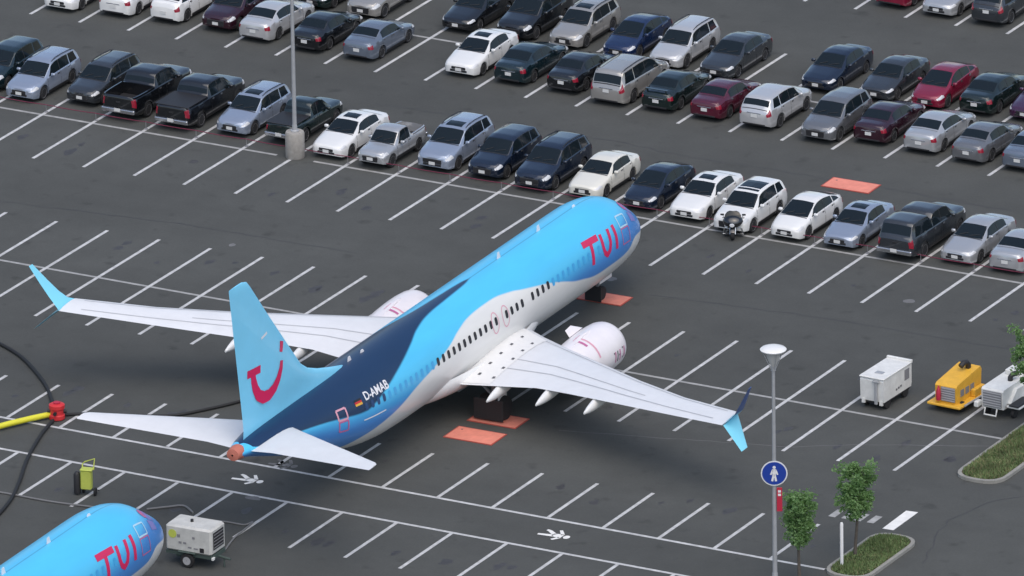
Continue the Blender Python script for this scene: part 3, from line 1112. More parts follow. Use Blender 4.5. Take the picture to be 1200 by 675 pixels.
# ------------------------------------------------------------------ cars
STYLES = {
    'sedan': dict(L=4.75, Wd=1.84, H=1.46, prof=[(0, .66), (.10, .74), (.5, .84), (1.30, .98), (2.12, 1.39), (2.55, 1.455), (2.95, 1.46), (3.42, 1.41), (4.10, 1.10), (4.55, 1.07), (4.70, 1.02), (4.75, .90)],
                  belt=[(0, .60), (.4, .72), (1.3, .91), (2.5, .95), (4.1, 1.0), (4.75, .86)], cowl=1.30, head=2.12, rear0=3.42, rear1=4.10, wb=(.93, 3.72), pil=(2.75, 3.62), roofw=.70),
    'sedan_b': dict(L=4.55, Wd=1.78, H=1.44, prof=[(0, .64), (.10, .72), (.5, .82), (1.22, .96), (1.98, 1.37), (2.4, 1.44), (2.85, 1.44), (3.25, 1.39), (3.85, 1.09), (4.35, 1.04), (4.50, .99), (4.55, .86)],
                    belt=[(0, .58), (.4, .70), (1.2, .90), (2.4, .93), (3.9, .98), (4.55, .84)], cowl=1.22, head=1.98, rear0=3.25, rear1=3.85, wb=(.9, 3.5), pil=(2.6, 3.4), roofw=.71),
    'coupe': dict(L=4.6, Wd=1.82, H=1.36, prof=[(0, .60), (.10, .68), (.5, .78), (1.5, .93), (2.3, 1.31), (2.7, 1.36), (3.0, 1.35), (3.3, 1.30), (4.1, 1.04), (4.4, 1.02), (4.55, .97), (4.6, .86)],
                  belt=[(0, .55), (.4, .68), (1.5, .87), (2.5, .90), (4.1, .95), (4.6, .84)], cowl=1.5, head=2.3, rear0=3.3, rear1=4.1, wb=(.92, 3.6), pil=(3.0, 3.35), roofw=.69),
    'hatch': dict(L=4.48, Wd=1.75, H=1.50, prof=[(0, .66), (.10, .76), (.4, .86), (.95, .99), (1.95, 1.44), (2.35, 1.50), (2.75, 1.49), (3.3, 1.41), (4.15, 1.14), (4.38, 1.08), (4.45, .95), (4.48, .84)],
                  belt=[(0, .60), (.4, .74), (1.0, .93), (2.4, .97), (4.1, 1.05), (4.48, .82)], cowl=.95, head=1.95, rear0=3.3, rear1=4.15, wb=(.88, 3.56), pil=(2.5, 3.35), roofw=.70),
    'suv': dict(L=4.6, Wd=1.85, H=1.66, prof=[(0, .74), (.10, .86), (.4, .96), (1.15, 1.07), (1.92, 1.56), (2.3, 1.64), (3.0, 1.66), (3.95, 1.60), (4.15, 1.55), (4.48, 1.12), (4.56, 1.02), (4.60, .90)],
                belt=[(0, .66), (.4, .82), (1.15, 1.00), (2.5, 1.03), (4.3, 1.10), (4.6, .88)], cowl=1.15, head=1.92, rear0=4.15, rear1=4.48, wb=(.9, 3.56), pil=(2.5, 3.4), roofw=.74, gc=.22),
    'wagon': dict(L=4.72, Wd=1.80, H=1.60, prof=[(0, .70), (.10, .80), (.4, .90), (1.2, 1.02), (1.95, 1.50), (2.3, 1.58), (3.0, 1.60), (4.05, 1.56), (4.25, 1.51), (4.58, 1.10), (4.67, 1.0), (4.72, .86)],
                  belt=[(0, .62), (.4, .77), (1.2, .95), (2.5, .98), (4.4, 1.04), (4.72, .84)], cowl=1.2, head=1.95, rear0=4.25, rear1=4.58, wb=(.92, 3.6), pil=(2.55, 3.45), roofw=.74, gc=.2, rails=True),
    'minivan': dict(L=5.1, Wd=1.97, H=1.76, prof=[(0, .72), (.10, .84), (.4, .95), (.95, 1.08), (1.95, 1.64), (2.3, 1.73), (3.2, 1.76), (4.6, 1.72), (4.78, 1.66), (4.98, 1.12), (5.05, 1.02), (5.1, .86)],
                    belt=[(0, .64), (.4, .82), (1.0, 1.02), (2.5, 1.05), (4.8, 1.10), (5.1, .84)], cowl=.95, head=1.95, rear0=4.78, rear1=4.98, wb=(.95, 4.0), pil=(2.7, 3.8), roofw=.76, rails=True),
    'pickup': dict(L=5.75, Wd=2.0, H=1.86, prof=[(0, .92), (.08, 1.06), (.3, 1.14), (1.35, 1.22), (2.05, 1.76), (2.4, 1.85), (3.1, 1.86), (3.55, 1.80), (3.72, 1.30), (3.80, 1.30), (5.70, 1.30), (5.75, 1.20)],
                   belt=[(0, .80), (.3, 1.0), (1.35, 1.14), (2.5, 1.16), (3.7, 1.18), (5.7, 1.18), (5.75, 1.1)], cowl=1.35, head=2.05, rear0=3.58, rear1=3.72, wb=(.98, 4.55), pil=(2.8, 3.5), roofw=.76, gc=.32, bed=(3.86, 5.68, .72)),
    'small_pickup': dict(L=4.95, Wd=1.72, H=1.66, prof=[(0, .76), (.08, .90), (.3, .97), (1.35, 1.04), (1.95, 1.56), (2.25, 1.65), (2.75, 1.66), (3.05, 1.60), (3.18, 1.12), (3.25, 1.10), (4.90, 1.10), (4.95, 1.02)],
                         belt=[(0, .68), (.3, .86), (1.35, .97), (2.2, .99), (3.2, 1.0), (4.9, 1.0), (4.95, .95)], cowl=1.35, head=1.95, rear0=3.07, rear1=3.18, wb=(.88, 3.85), pil=(2.62, 3.0), roofw=.74, gc=.28, bed=(3.32, 4.88, .62)),
    'canopy_pickup': dict(L=5.75, Wd=2.0, H=1.90, prof=[(0, .92), (.08, 1.06), (.3, 1.14), (1.35, 1.22), (2.05, 1.76), (2.4, 1.85), (3.1, 1.86), (3.46, 1.80), (3.60, 1.58), (3.74, 1.58), (3.86, 1.86), (4.3, 1.90), (5.2, 1.89), (5.38, 1.85), (5.62, 1.28), (5.70, 1.22), (5.75, 1.12)],
                          belt=[(0, .80), (.3, 1.0), (1.35, 1.14), (2.5, 1.16), (5.6, 1.18), (5.75, 1.05)], cowl=1.35, head=2.05, rear0=5.38, rear1=5.62, wb=(.98, 4.55), pil=(2.8, 3.6), roofw=.78, gc=.32),
}
_sp = STYLES['small_pickup']
k_ = .86
STYLES['compact_pickup'] = dict(_sp, L=_sp['L'] * k_, Wd=1.62, H=1.58, prof=[(a * k_, z * .95) for a, z in _sp['prof']], belt=[(a * k_, z * .95) for a, z in _sp['belt']],
                                cowl=_sp['cowl'] * k_, head=_sp['head'] * k_, rear0=_sp['rear0'] * k_, rear1=_sp['rear1'] * k_, wb=(.80, 3.36), pil=(2.62 * k_, 3.0 * k_), bed=(3.32 * k_, 4.88 * k_, .60))
STYLES['big_suv'] = dict(STYLES['suv'])
k_ = 4.85 / 4.6
STYLES['big_suv'].update(L=4.85, Wd=1.93, H=1.76, prof=[(a * k_, z * 1.05) for a, z in STYLES['suv']['prof']], belt=[(a * k_, z * 1.05) for a, z in STYLES['suv']['belt']],
                         cowl=1.15 * k_, head=1.92 * k_, rear0=4.15 * k_, rear1=4.48 * k_, wb=(.95, 3.75), pil=(2.5 * k_, 3.4 * k_), rails=True)


class Car:
    def __init__(s, d):
        s.d = d
        s.L, s.W, s.H = d['L'], d['Wd'], d['H']
        s.px = np.array([p[0] for p in d['prof']]); s.pz = np.array([p[1] for p in d['prof']])
        s.bx = np.array([p[0] for p in d['belt']]); s.bz = np.array([p[1] for p in d['belt']])
        s.gc = d.get('gc', .17)
        s.R = .36 if s.H < 1.6 else .40
        s.wr = .315 if s.H < 1.5 else (.345 if s.H < 1.8 else .385)

    def top(s, y):
        # small smoothing of the side profile
        e = .055 if 0.25 < y < s.L - .12 else .02
        return float(sum(w_ * np.interp(y + k * e, s.px, s.pz) for k, w_ in ((-2, .12), (-1, .23), (0, .30), (1, .23), (2, .12))))

    def hw(s, y):
        f = np.interp(y, [0, .03, .10, .25, .6, 1.2, s.L - 1.2, s.L - .5, s.L - .2, s.L - .08, s.L - .02, s.L], [.62, .74, .85, .92, .975, 1, 1, .975, .94, .89, .82, .74])
        return float(f) * s.W / 2

    def sec(s, y):
        hw = s.hw(y)
        t = s.top(y)
        zs = min(float(np.interp(y, s.bx, s.bz)), t - .03)
        zb = s.gc + float(np.interp(y, [0, .15, .5, s.L - .5, s.L - .15, s.L], [.12, .05, 0, 0, .06, .14]))
        h = min(max((t - zs) / (s.H - zs), 0), 1)
        hwt = hw * (0.90 + (s.d['roofw'] - .90) * h ** .8)
        arch = zb
        for wy in s.d['wb']:
            dy = abs(y - wy)
            if dy < s.R:
                arch = max(arch, s.wr + math.sqrt(s.R**2 - dy**2))
        inner = hw - .30
        low = max(zb, arch)
        mid = max(zb + .30, arch + .02)
        hi = max((mid + zs) / 2, mid + .005)
        zs2 = max(zs, hi + .01)
        p = [(0, zb), (inner, zb), (inner, max(arch, zb + .002)), (hw - .035, low), (hw - .004, max(zb + .14, low + .012)), (hw, max(mid, low + .02)), (hw - .006, hi), (hw - .045, zs2),
             (hw - .065, zs2 + .018), (hwt, max(t - .045, zs2 + .02)), (hwt - .05, max(t - .012, zs2 + .024)), (hwt * .55, t + .004), (0, t + .016)]
        bed = s.d.get('bed')
        if bed and bed[0] <= y <= bed[1]:
            p[9] = (hw - .07, t - .005)
            p[10] = (hw - .14, t)
            p[11] = (hw - .16, bed[2])
            p[12] = (0, bed[2])
        return p

    def P(s, y, q, sgn=1, off=0.0):
        def at(yy, qq):
            pts = s.sec(yy)
            qq = min(max(qq, 0), 12)
            i = min(int(qq), 11)
            t = qq - i
            return Vector((sgn * (pts[i][0] * (1 - t) + pts[i + 1][0] * t), s.L / 2 - yy, pts[i][1] * (1 - t) + pts[i + 1][1] * t))
        p = at(y, q)
        if off:
            e = .02
            a = at(min(y + e, s.L), q) - at(max(y - e, 0), q)
            b = at(y, min(q + .04, 12)) - at(y, max(q - .04, 0))
            n = a.cross(b)
            if n.length > 1e-9:
                n.normalize()
                c = Vector((0, 0, .7))
                if n.dot(p - c) < 0:
                    n = -n
                p = p + n * off
        return p

    def patch(s, y0, y1, q0, q1, sgn, off=.007, ny=6, nq=4, fy0=None, fy1=None):
        rows = []
        for t in np.linspace(0, 1, ny):
            row = []
            for k in np.linspace(0, 1, nq):
                a = y0 if fy0 is None else y0 + fy0 * k
                b = y1 if fy1 is None else y1 + fy1 * k
                row.append(s.P(a + (b - a) * t, q0 + (q1 - q0) * k, sgn, off))
            rows.append(row)
        return MB().grid(rows)

    def body(s):
        ys = set([0, .015, .04, .08, .14, .22, .32, .45, .6, s.L, s.L - .012, s.L - .035, s.L - .07, s.L - .13, s.L - .2, s.L - .32, s.L - .5])
        for a, _ in s.d['prof']:
            ys |= {max(a - .05, 0), a, min(a + .05, s.L)}
        for wy in s.d['wb']:
            for t in (-1.0001, -.97, -.9, -.75, -.5, -.2, .2, .5, .75, .9, .97, 1.0001):
                ys.add(wy + t * s.R)
        for y in np.arange(.7, s.L - .5, .22):
            ys.add(float(y))
        bed = s.d.get('bed')
        if bed:
            ys |= {bed[0] - .004, bed[0], bed[1], bed[1] + .004}
        ys = sorted(ys)
        ys = [ys[0]] + [b for a, b in zip(ys, ys[1:]) if b - a > .0035]
        rows = []
        for y in ys:
            p = s.sec(y)
            full = [(x, s.L / 2 - y, z) for x, z in p] + [(-x, s.L / 2 - y, z) for x, z in p[1:-1][::-1]]
            rows.append(full)
        mb = MB().grid(rows, closed=True)
        n = len(rows[0])
        e = len(mb.v) - n
        mb.f.append(tuple(range(n - 1, -1, -1)))
        mb.m.append(0)
        mb.f.append(tuple(range(e, e + n)))
        mb.m.append(0)
        return mb


def top_patch(c, y0, y1, q0, off=.006, ny=6, arc0=0.0, arc1=0.0):
    rows = []
    for t in np.linspace(0, 1, ny):
        row = []
        for k in np.linspace(-1, 1, 11):
            sgn = 1 if k >= 0 else -1
            a, b = y0 + arc0 * (1 - k * k), y1 + arc1 * (1 - k * k)
            row.append(c.P(a + (b - a) * t, 12 - abs(k) * (12 - q0), sgn, off))
        rows.append(row)
    return MB().grid(rows)


def build_style(key):
    d = STYLES[key]
    c = Car(d)
    P = []                                       # (part name, mesh, is_paint, sub-parts)
    def add(name, mb, m, smooth=45, subs=None, loc=(0, 0, 0)):
        P.append((name, mb.mesh(name, 'black' if m == 'PAINT' else m, smooth), m == 'PAINT', subs or [], loc))
    add('body', c.body(), 'PAINT', 38)
    gl = 'glass'
    add('windshield', top_patch(c, d['cowl'] + .07, d['head'] - .02, 9.75, arc0=-.05), gl, 0)
    if d['rear1'] - d['rear0'] > .15 or True:
        add('rear_window', top_patch(c, d['rear0'] + .03, d['rear1'] - (.10 if d['rear1'] - d['rear0'] > .3 else .01), 9.9), gl, 0)
    # side windows, front door and rear door, following the roof line
    b = d['pil'][0]
    f0, r1 = d['cowl'] + .28, d['rear1'] - .18
    if key in ('suv', 'big_suv', 'wagon', 'minivan', 'canopy_pickup'):
        r1 = d['rear0'] - .05
    if key in ('pickup', 'small_pickup', 'compact_pickup'):
        r1 = d['rear0'] - .06
    cuts = [(f0, b - .03, .40, 0), (b + .03, d['pil'][1] - .02 if r1 - b > .5 else r1, 0, 0)]
    if r1 - d['pil'][1] > .35:
        cuts.append((d['pil'][1] + .05, r1, 0, -.16))
    for sgn in (1, -1):
        for i, (a0, a1, k0, k1) in enumerate(cuts):
            if a1 - a0 > .12:
                add('side_window', c.patch(a0, a1, 8.06, 8.95, sgn, .006, 7, 4, k0 if i == 0 else None, k1 if k1 else None), gl, 0)
        add('door_pillar', c.patch(b - .028, b + .028, 8.06, 8.95, sgn, .005, 3, 4), 'black', 0)
        add('headlight', c.patch(.05, .50, 6.25, 8.6, sgn, .008, 6, 4, None, -.12), 'headlight', 0)
        tl = (.24, 6.0, 7.9) if key not in ('suv', 'big_suv', 'minivan', 'wagon') else (.20, 6.2, 8.7)
        if 'pickup' in key:
            tl = (.16, 5.3, 7.6)
        add('taillight', c.patch(c.L - tl[0], c.L - .006, tl[1], tl[2], sgn, .009, 6, 4), 'taillight', 0)
        add('sill', c.patch(d['wb'][0] + c.R + .03, d['wb'][1] - c.R - .03, 3.0, 4.1, sgn, .006, 8, 3), 'black', 0)
        for ys_ in ((d['cowl'] + .12, b, d['pil'][1] + .05) if d['pil'][1] - b > .45 else (d['cowl'] + .12, b + .1)):
            add('door_seam', c.patch(ys_ - .012, ys_ + .012, 4.2, 7.9, sgn, .004, 2, 6), 'black', 0)
        for ys_ in (b - .18, d['pil'][1] - .1):
            add('door_handle', c.patch(ys_ - .10, ys_ + .08, 6.62, 6.9, sgn, .02, 3, 2), 'chrome', 0)
        mz = float(np.interp(d['cowl'] + .42, c.bx, c.bz)) + .10
        add('mirror', MB().box((sgn * (c.W / 2 + .06), c.L / 2 - d['cowl'] - .48, mz), (.22, .13, .15), 0, 0, .035), 'PAINT', 50)
    add('hood_seam', top_patch(c, d['cowl'] - .03, d['cowl'] + .02, 9.8, .005, 2), 'black', 0)
    if 'pickup' not in key:
        add('trunk_seam', top_patch(c, d['rear1'] + .0, d['rear1'] + .025, 9.9, .005, 2), 'black', 0)
    add('wiper', MB().tube([c.P(d['cowl'] + .10, 11.9, -1, .02), c.P(d['cowl'] + .26, 10.6, -1, .02)], .012, 4).tube([c.P(d['cowl'] + .10, 10.9, 1, .02), c.P(d['cowl'] + .26, 11.8, 1, .02)], .012, 4), 'black', 0)
    # grille, bumper openings, plates
    zt = c.top(.03)
    gw = c.W * (.52 if 'pickup' in key or 'suv' in key else .42)
    zm = zt - (.16 if c.H < 1.6 else .20)
    add('grille', MB().box((0, c.L / 2 - .01, zm), (gw, .06, .14 if c.H < 1.6 else .22), 0, 0, .02), 'black', 0)
    add('lower_grille', MB().box((0, c.L / 2 - .005, c.gc + .22), (c.W * .5, .05, .11), 0, 0, .015), 'black', 0)
    add('front_plate', MB().box((0, c.L / 2 + .022, c.gc + .29), (.32, .02, .15)), 'plate', 0)
    zr = .62 if c.H < 1.6 else .80
    if 'pickup' in key:
        zr = .62
        add('rear_bumper', MB().box((0, -c.L / 2 - .03, .56), (c.W * .9, .14, .2), 0, 0, .03), 'chrome', 0)
        add('tailgate_handle', MB().box((0, -c.L / 2 - .006, .98), (.24, .03, .08), 0, 0, .01), 'black', 0)
    else:
        add('rear_bumper', MB().box((0, -c.L / 2 + .035, c.gc + .15), (c.W * .66, .09, .10), 0, 0, .02), 'black', 0)
    add('rear_plate', MB().box((0, -c.L / 2 - (.115 if 'pickup' in key else .012), zr), (.32, .02, .16)), 'plate', 0)
    if 'pickup' not in key and key != 'hatch':
        add('trunk_trim', MB().box((0, -c.L / 2 - .004, zr + .13), (.75, .025, .04), 0, 0, .008), 'chrome', 0)
    if d.get('rails'):
        for sgn in (1, -1):
            pts = [c.P(y, 10.1, sgn, .05) for y in np.linspace(d['head'] + .25, d['rear0'] - .12, 8)]
            pts[0] = c.P(d['head'] + .18, 10.1, sgn, .0)
            pts[-1] = c.P(d['rear0'] - .05, 10.1, sgn, .0)
            add('roof_rail', MB().tube(pts, .022, 6), 'black', 40)
    # wheels
    wm = MB().lathe([(c.wr * .62, -.105), (c.wr * .9, -.105), (c.wr, -.06), (c.wr, .06), (c.wr * .9, .105), (c.wr * .62, .105)], 22, axis='X').mesh('wheel', 'tyre', 40)
    rm = MB().lathe([(.03, -.09), (c.wr * .58, -.09), (c.wr * .66, -.108), (c.wr * .66, .108), (c.wr * .58, .09), (.03, .09)], 20, axis='X')
    for k in range(5):
        an = 2 * PI * k / 5
        for sgn in (1, -1):
            rm.add([(sgn * .094, math.cos(an + e) * rr, math.sin(an + e) * rr) for e, rr in ((-.5, .10), (-.42, c.wr * .5), (.42, c.wr * .5), (.5, .10))], [(0, 1, 2, 3)], 1)
    rm = rm.mesh('rim', ['rim', 'black'], 0, fix=False)
    for wy in d['wb']:
        for sgn in (1, -1):
            P.append(('wheel', wm, False, [('rim', rm)], (sgn * (c.W / 2 - .125), c.L / 2 - wy, c.wr)))
    extra = {}
    extra['sunroof'] = top_patch(c, d['head'] + .18, d['head'] + .72, 10.9, .006).mesh('sunroof', 'glass', 0)
    extra['panorama'] = top_patch(c, d['head'] - .06, min(d['head'] + 1.3, d['rear0'] - .1), 10.35, .006).mesh('roof_glass', 'glass', 0)
    if d.get('bed'):
        bd = d['bed']
        zt_ = c.top((bd[0] + bd[1]) / 2)
        extra['tonneau'] = MB().box((0, c.L / 2 - (bd[0] + bd[1]) / 2, zt_ + .012), (c.W - .18, bd[1] - bd[0] + .1, .035), 0, 0, .012).mesh('bed_cover', 'black', 0)
        extra['bed_liner'] = MB().box((0, c.L / 2 - (bd[0] + bd[1]) / 2, bd[2] + .01), (c.W - .38, bd[1] - bd[0] - .04, .02)).mesh('bed_liner', 'black', 0)
    lp = Vector((0, 0, 0))
    extra['spoiler'] = MB().box((0, -c.L / 2 + .16, c.top(c.L - .2) + .14), (c.W * .66, .16, .03), 0, 0, .01).box((-.5, -c.L / 2 + .16, c.top(c.L - .2) + .06), (.05, .1, .14)).box((.5, -c.L / 2 + .16, c.top(c.L - .2) + .06), (.05, .1, .14)).mesh('spoiler', 'black', 0)
    return c, P, extra


STYLE_CACHE = {}


def place_car(style, color, px, py, facing, label, cat='car', opts=(), dx=0.0, yaw=None, group='cars parked in the stalls'):
    if style not in STYLE_CACHE:
        STYLE_CACHE[style] = build_style(style)
    c, P, extra = STYLE_CACHE[style]
    g_ = ground(px, py, c.gc + .05)
    jig = R(random.uniform(-1.0, 1.0)) if yaw is None else R(yaw)
    rz = (PI if facing == 'F' else 0.0) + jig
    name = {'car': 'parked_car', 'SUV': 'parked_suv', 'pickup': 'parked_pickup', 'minivan': 'parked_minivan'}.get(cat, 'parked_car')
    root = thing(name, label, cat, (g_.x - .34 + dx, g_.y + c.L / 2, 0), rz, group)
    for pn, me, ispaint, subs, loc in P:
        o = link(pn, me, root, loc)
        if ispaint:
            o.material_slots[0].link = 'OBJECT'
            o.material_slots[0].material = PAINT[color]
        for sn, sm in subs:
            link(sn, sm, o)
    for op in opts:
        if op == 'spoiler':
            o = link('spoiler', extra[op], root)
            o.material_slots[0].link = 'OBJECT'
            o.material_slots[0].material = PAINT[color]
        else:
            link(extra[op].name.split('.')[0], extra[op], root)
    return root


CARS = [
    # front row along the red rope, left to right
    ('suv', 'dark_teal', -12, 103, 'F', 'dark teal car cut off by the left edge, beside the silver-blue wagon', 'car'),
    ('wagon', 'silver_blue', 29, 116, 'F', 'silver-blue wagon with roof rails at the left end of the roped row', 'car'),
    ('wagon', 'dark_grey', 101, 121, 'F', 'dark grey wagon between the silver-blue wagon and the open-bed pickup', 'car'),
    ('pickup', 'black', 146, 135, 'R', 'black pickup with an empty open bed, tailgate to the rope', 'pickup', ('bed_liner',)),
    ('pickup', 'black', 208, 147, 'R', 'black pickup with a flat cover over its bed', 'pickup', ('tonneau',)),
    ('wagon', 'silver_blue', 277, 157, 'F', 'pale silver-blue SUV with sunroof left of the lamp post base', 'SUV', ('sunroof',)),
    ('small_pickup', 'dark_green', 335, 165, 'R', 'low black-green pickup half hidden behind the lamp post base', 'pickup', ('tonneau',)),
    ('sedan', 'white', 390, 184, 'F', 'white sedan with dark sunroof right of the lamp post base', 'car', ('sunroof',)),
    ('compact_pickup', 'silver', 441, 193, 'F', 'small old silver pickup beside the white sunroof sedan', 'pickup', ('bed_liner',)),
    ('big_suv', 'silver_blue', 513, 198, 'F', 'tall light blue-silver SUV right of the small silver pickup', 'SUV', ('sunroof',)),
    ('suv', 'navy', 572, 208, 'F', 'navy SUV right of the tall light blue-silver SUV', 'SUV'),
    ('big_suv', 'navy', 627, 221, 'F', 'dark navy SUV left of the cream sedan', 'SUV'),
    ('sedan_b', 'cream', 689, 231, 'F', 'cream sedan with an oval grille behind the airliner nose', 'car'),
    ('hatch', 'navy', 754, 245, 'F', 'dark blue hatchback just off the nose of the airliner', 'car'),
    ('sedan', 'white', 808, 257, 'F', 'white sedan with sunroof left of the white SUV', 'car', ('sunroof',)),
    ('suv', 'white', 860, 271, 'F', 'white SUV with black roof glass behind the motorcycle', 'SUV', ('panorama',)),
    ('hatch', 'white', 927, 280, 'F', 'white sloping hatchback right of the white SUV', 'car'),
    ('sedan_b', 'silver_blue', 988, 290, 'F', 'silver-blue compact sedan with sunroof beside the dark canopy pickup', 'car', ('sunroof',)),
    ('canopy_pickup', 'dark_grey', 1056, 300, 'R', 'long dark grey pickup with a canopy over its bed', 'pickup'),
    ('sedan', 'silver', 1127, 308, 'F', 'silver sedan facing the rope, right of the canopy pickup', 'car'),
    ('sedan', 'silver', 1184, 318, 'R', 'silver sedan with red tail lights at the right end of the roped row', 'car'),
    # far double row, near side, left part
    ('sedan', 'white', 74, 11, 'F', 'white car cut off by the top edge, leftmost of three white ones', 'car'),
    ('sedan', 'white', 139, 17.5, 'R', 'white sedan at the top edge, middle of three white cars', 'car'),
    ('hatch', 'white', 199, 25, 'R', 'white hatchback with dark tail lights, right of the two other white cars', 'car'),
    ('suv', 'dark_maroon', 259, 34, 'F', 'maroon SUV between the white hatchback and a silver sedan, top left', 'SUV'),
    ('sedan', 'pale_silver', 304, 47, 'R', 'silver sedan behind the tall lamp post, top left', 'car', ('sunroof',) if False else ()),
    ('sedan_b', 'black', 364, 59, 'R', 'black sedan with red tail lights right of the tall lamp post', 'car'),
    ('sedan_b', 'grey_blue', 425, 69, 'R', 'grey-blue sedan at the end of its row, beside the empty stalls', 'car'),
    ('sedan', 'dark_green', 371, 9, 'F', 'dark green car at the top edge just right of the lamp post', 'car'),
    ('suv', 'tan_silver', 429, 19, 'F', 'grey-tan SUV cut off by the top edge behind the grey-blue sedan', 'SUV'),
    # far side of the double row
    ('sedan', 'black', 541, 36, 'F', 'black sedan left of the dark SUV at the top, beside the empty stall', 'car'),
    ('big_suv', 'black', 606, 45, 'F', 'black SUV behind the dark sedans, left of the grey SUV', 'SUV'),
    ('wagon', 'tan_silver', 666, 55, 'F', 'grey-tan SUV with sunroof and roof rails in the far row', 'SUV', ('sunroof',)),
    ('hatch', 'blue', 729, 68, 'F', 'deep blue car between the grey-tan SUV and a silver wagon', 'car'),
    ('wagon', 'pale_silver', 783, 79, 'F', 'pale silver wagon with dark roof rails behind the minivan', 'car'),
    ('sedan', 'dark_grey', 843, 91, 'F', 'dark grey sedan beside the empty stall in the far row', 'car'),
    ('sedan', 'navy', 962, 106, 'F', 'navy sedan right of the empty stall in the far row', 'car'),
    ('sedan_b', 'dark_grey', 1031, 117, 'F', 'charcoal sedan between the navy sedan and the red hatchback', 'car'),
    ('hatch', 'red', 1090, 126, 'F', 'bright red hatchback at the upper right', 'car'),
    ('sedan', 'dark_green', 1148, 133, 'R', 'black-green sedan with red tail light right of the red hatchback', 'car'),
    ('sedan', 'purple', 1207, 141, 'F', 'dark purple car cut off by the right edge', 'car'),
    # near side of the double row
    ('sedan', 'white', 544, 88, 'F', 'white sedan with sunroof alone among dark cars, top centre', 'car', ('sunroof',)),
    ('sedan', 'dark_teal', 603, 97, 'R', 'dark teal sedan right of the top-centre white sedan', 'car'),
    ('sedan_b', 'black', 664, 107, 'R', 'black sedan left of the silver-tan minivan', 'car'),
    ('minivan', 'tan_silver', 717, 121, 'R', 'silver-tan minivan with roof rails and red tail lights', 'minivan'),
    ('sedan_b', 'dark_green', 775, 129, 'R', 'dark green sedan with a rear spoiler right of the minivan', 'car', ('spoiler',)),
    ('sedan_b', 'maroon', 833, 139, 'R', 'dark red sedan between the spoiler sedan and a silver SUV', 'car'),
    ('suv', 'pale_silver', 891, 149, 'R', 'silver SUV seen from behind, right of the dark red sedan', 'SUV'),
    ('suv', 'grey', 962, 164, 'F', 'grey SUV facing out, between the silver SUV and a maroon sedan', 'SUV'),
    ('sedan', 'dark_maroon', 1024, 167, 'R', 'maroon sedan left of the silver sedan, upper right', 'car'),
    ('sedan', 'silver', 1083, 178, 'R', 'light silver sedan in front of the red hatchback', 'car'),
    ('sedan_b', 'grey', 1140, 190, 'R', 'dark grey sedan right of the light silver sedan', 'car'),
    ('sedan', 'grey_blue', 1199, 199, 'R', 'blue-grey car cut off by the right edge, lowest of the far rows', 'car'),
    # last row, top right
    ('sedan', 'red', 1050, 7, 'R', 'red car cut off by the top edge', 'car'),
    ('sedan', 'silver', 1104, 18, 'F', 'silver car with a dark grille at the top right edge', 'car'),
    ('suv', 'dark_grey', 1162, 27, 'R', 'dark grey SUV in the top right corner', 'SUV'),
]
for row in CARS:
    place_car(*row[:7], opts=row[7] if len(row) > 7 else ())

# ------------------------------------------------------------------ red rope in front of the cars
RY, RZ = 18.307 + .40, .38
rt = thing('rope_barrier', 'long red rope on short posts strung along the front of the parked cars', 'rope barrier', (0, RY, 0))
xs_ = [-38.39 + W * i for i in range(-5, 22)]
for i, x in enumerate(xs_):
    part('post', MB().lathe([(.10, 0), (.10, .03), (.015, .05), (.015, RZ + .02), (.0, RZ + .03)], 8, (x, 0, 0)), 'grille_grey', rt, 40)
for i in range(len(xs_) - 1):
    pts = [(xs_[i] + W * t, 0, RZ - .03 * 4 * t * (1 - t)) for t in np.linspace(0, 1, 8)]
    part('rope', MB().tube(pts, .020, 6), 'rope_red', rt, 40)

# ------------------------------------------------------------------ lamp posts
def lamp_post(px, py, label, head_z, signs=False):
    b = ground(px, py)
    t = thing('lamp_post', label, 'lamp post', b, 0, 'parking lot lamp posts')
    part('base', MB().lathe([(.44, 0), (.46, .03), (.46, 1.22), (.42, 1.30), (.0, 1.31)], 28), 'concrete', t, 40)
    part('collar', MB().lathe([(.2, 1.305), (.2, 1.36), (.13, 1.40), (.12, 1.62), (.0, 1.63)], 16), 'steel', t, 40)
    part('pole', MB().lathe([(.105, 1.32), (.07, head_z - .9), (.0, head_z - .88)], 14), 'steel', t, 40)
    h = part('lamp_head', MB().lathe([(.0, head_z + .10), (.30, head_z + .085), (.52, head_z + .03), (.575, head_z - .02), (.55, head_z - .07), (.34, head_z - .08)], 32), 'white', t, 50)
    part('lens', MB().lathe([(.34, head_z - .075), (.26, head_z - .45), (.10, head_z - .82)], 24), 'lamp_lens', h, 50)
    for k in range(4):
        an = PI / 4 + k * PI / 2
        part('strut', MB().tube([(.50 * math.cos(an), .50 * math.sin(an), head_z - .06), (.09 * math.cos(an), .09 * math.sin(an), head_z - .95)], .018, 6), 'steel', h, 0)
    part('neck', MB().lathe([(.11, head_z - 1.0), (.11, head_z - .8), (.0, head_z - .79)], 14), 'steel', t, 40)
    return t, b


lamp_post(346, 184, 'tall lamp post on a round concrete base among the parked cars', 12.4)
l2, b2 = lamp_post(908.5, 712, 'lamp post with a white disc head and a round blue sign', 11.95, True)
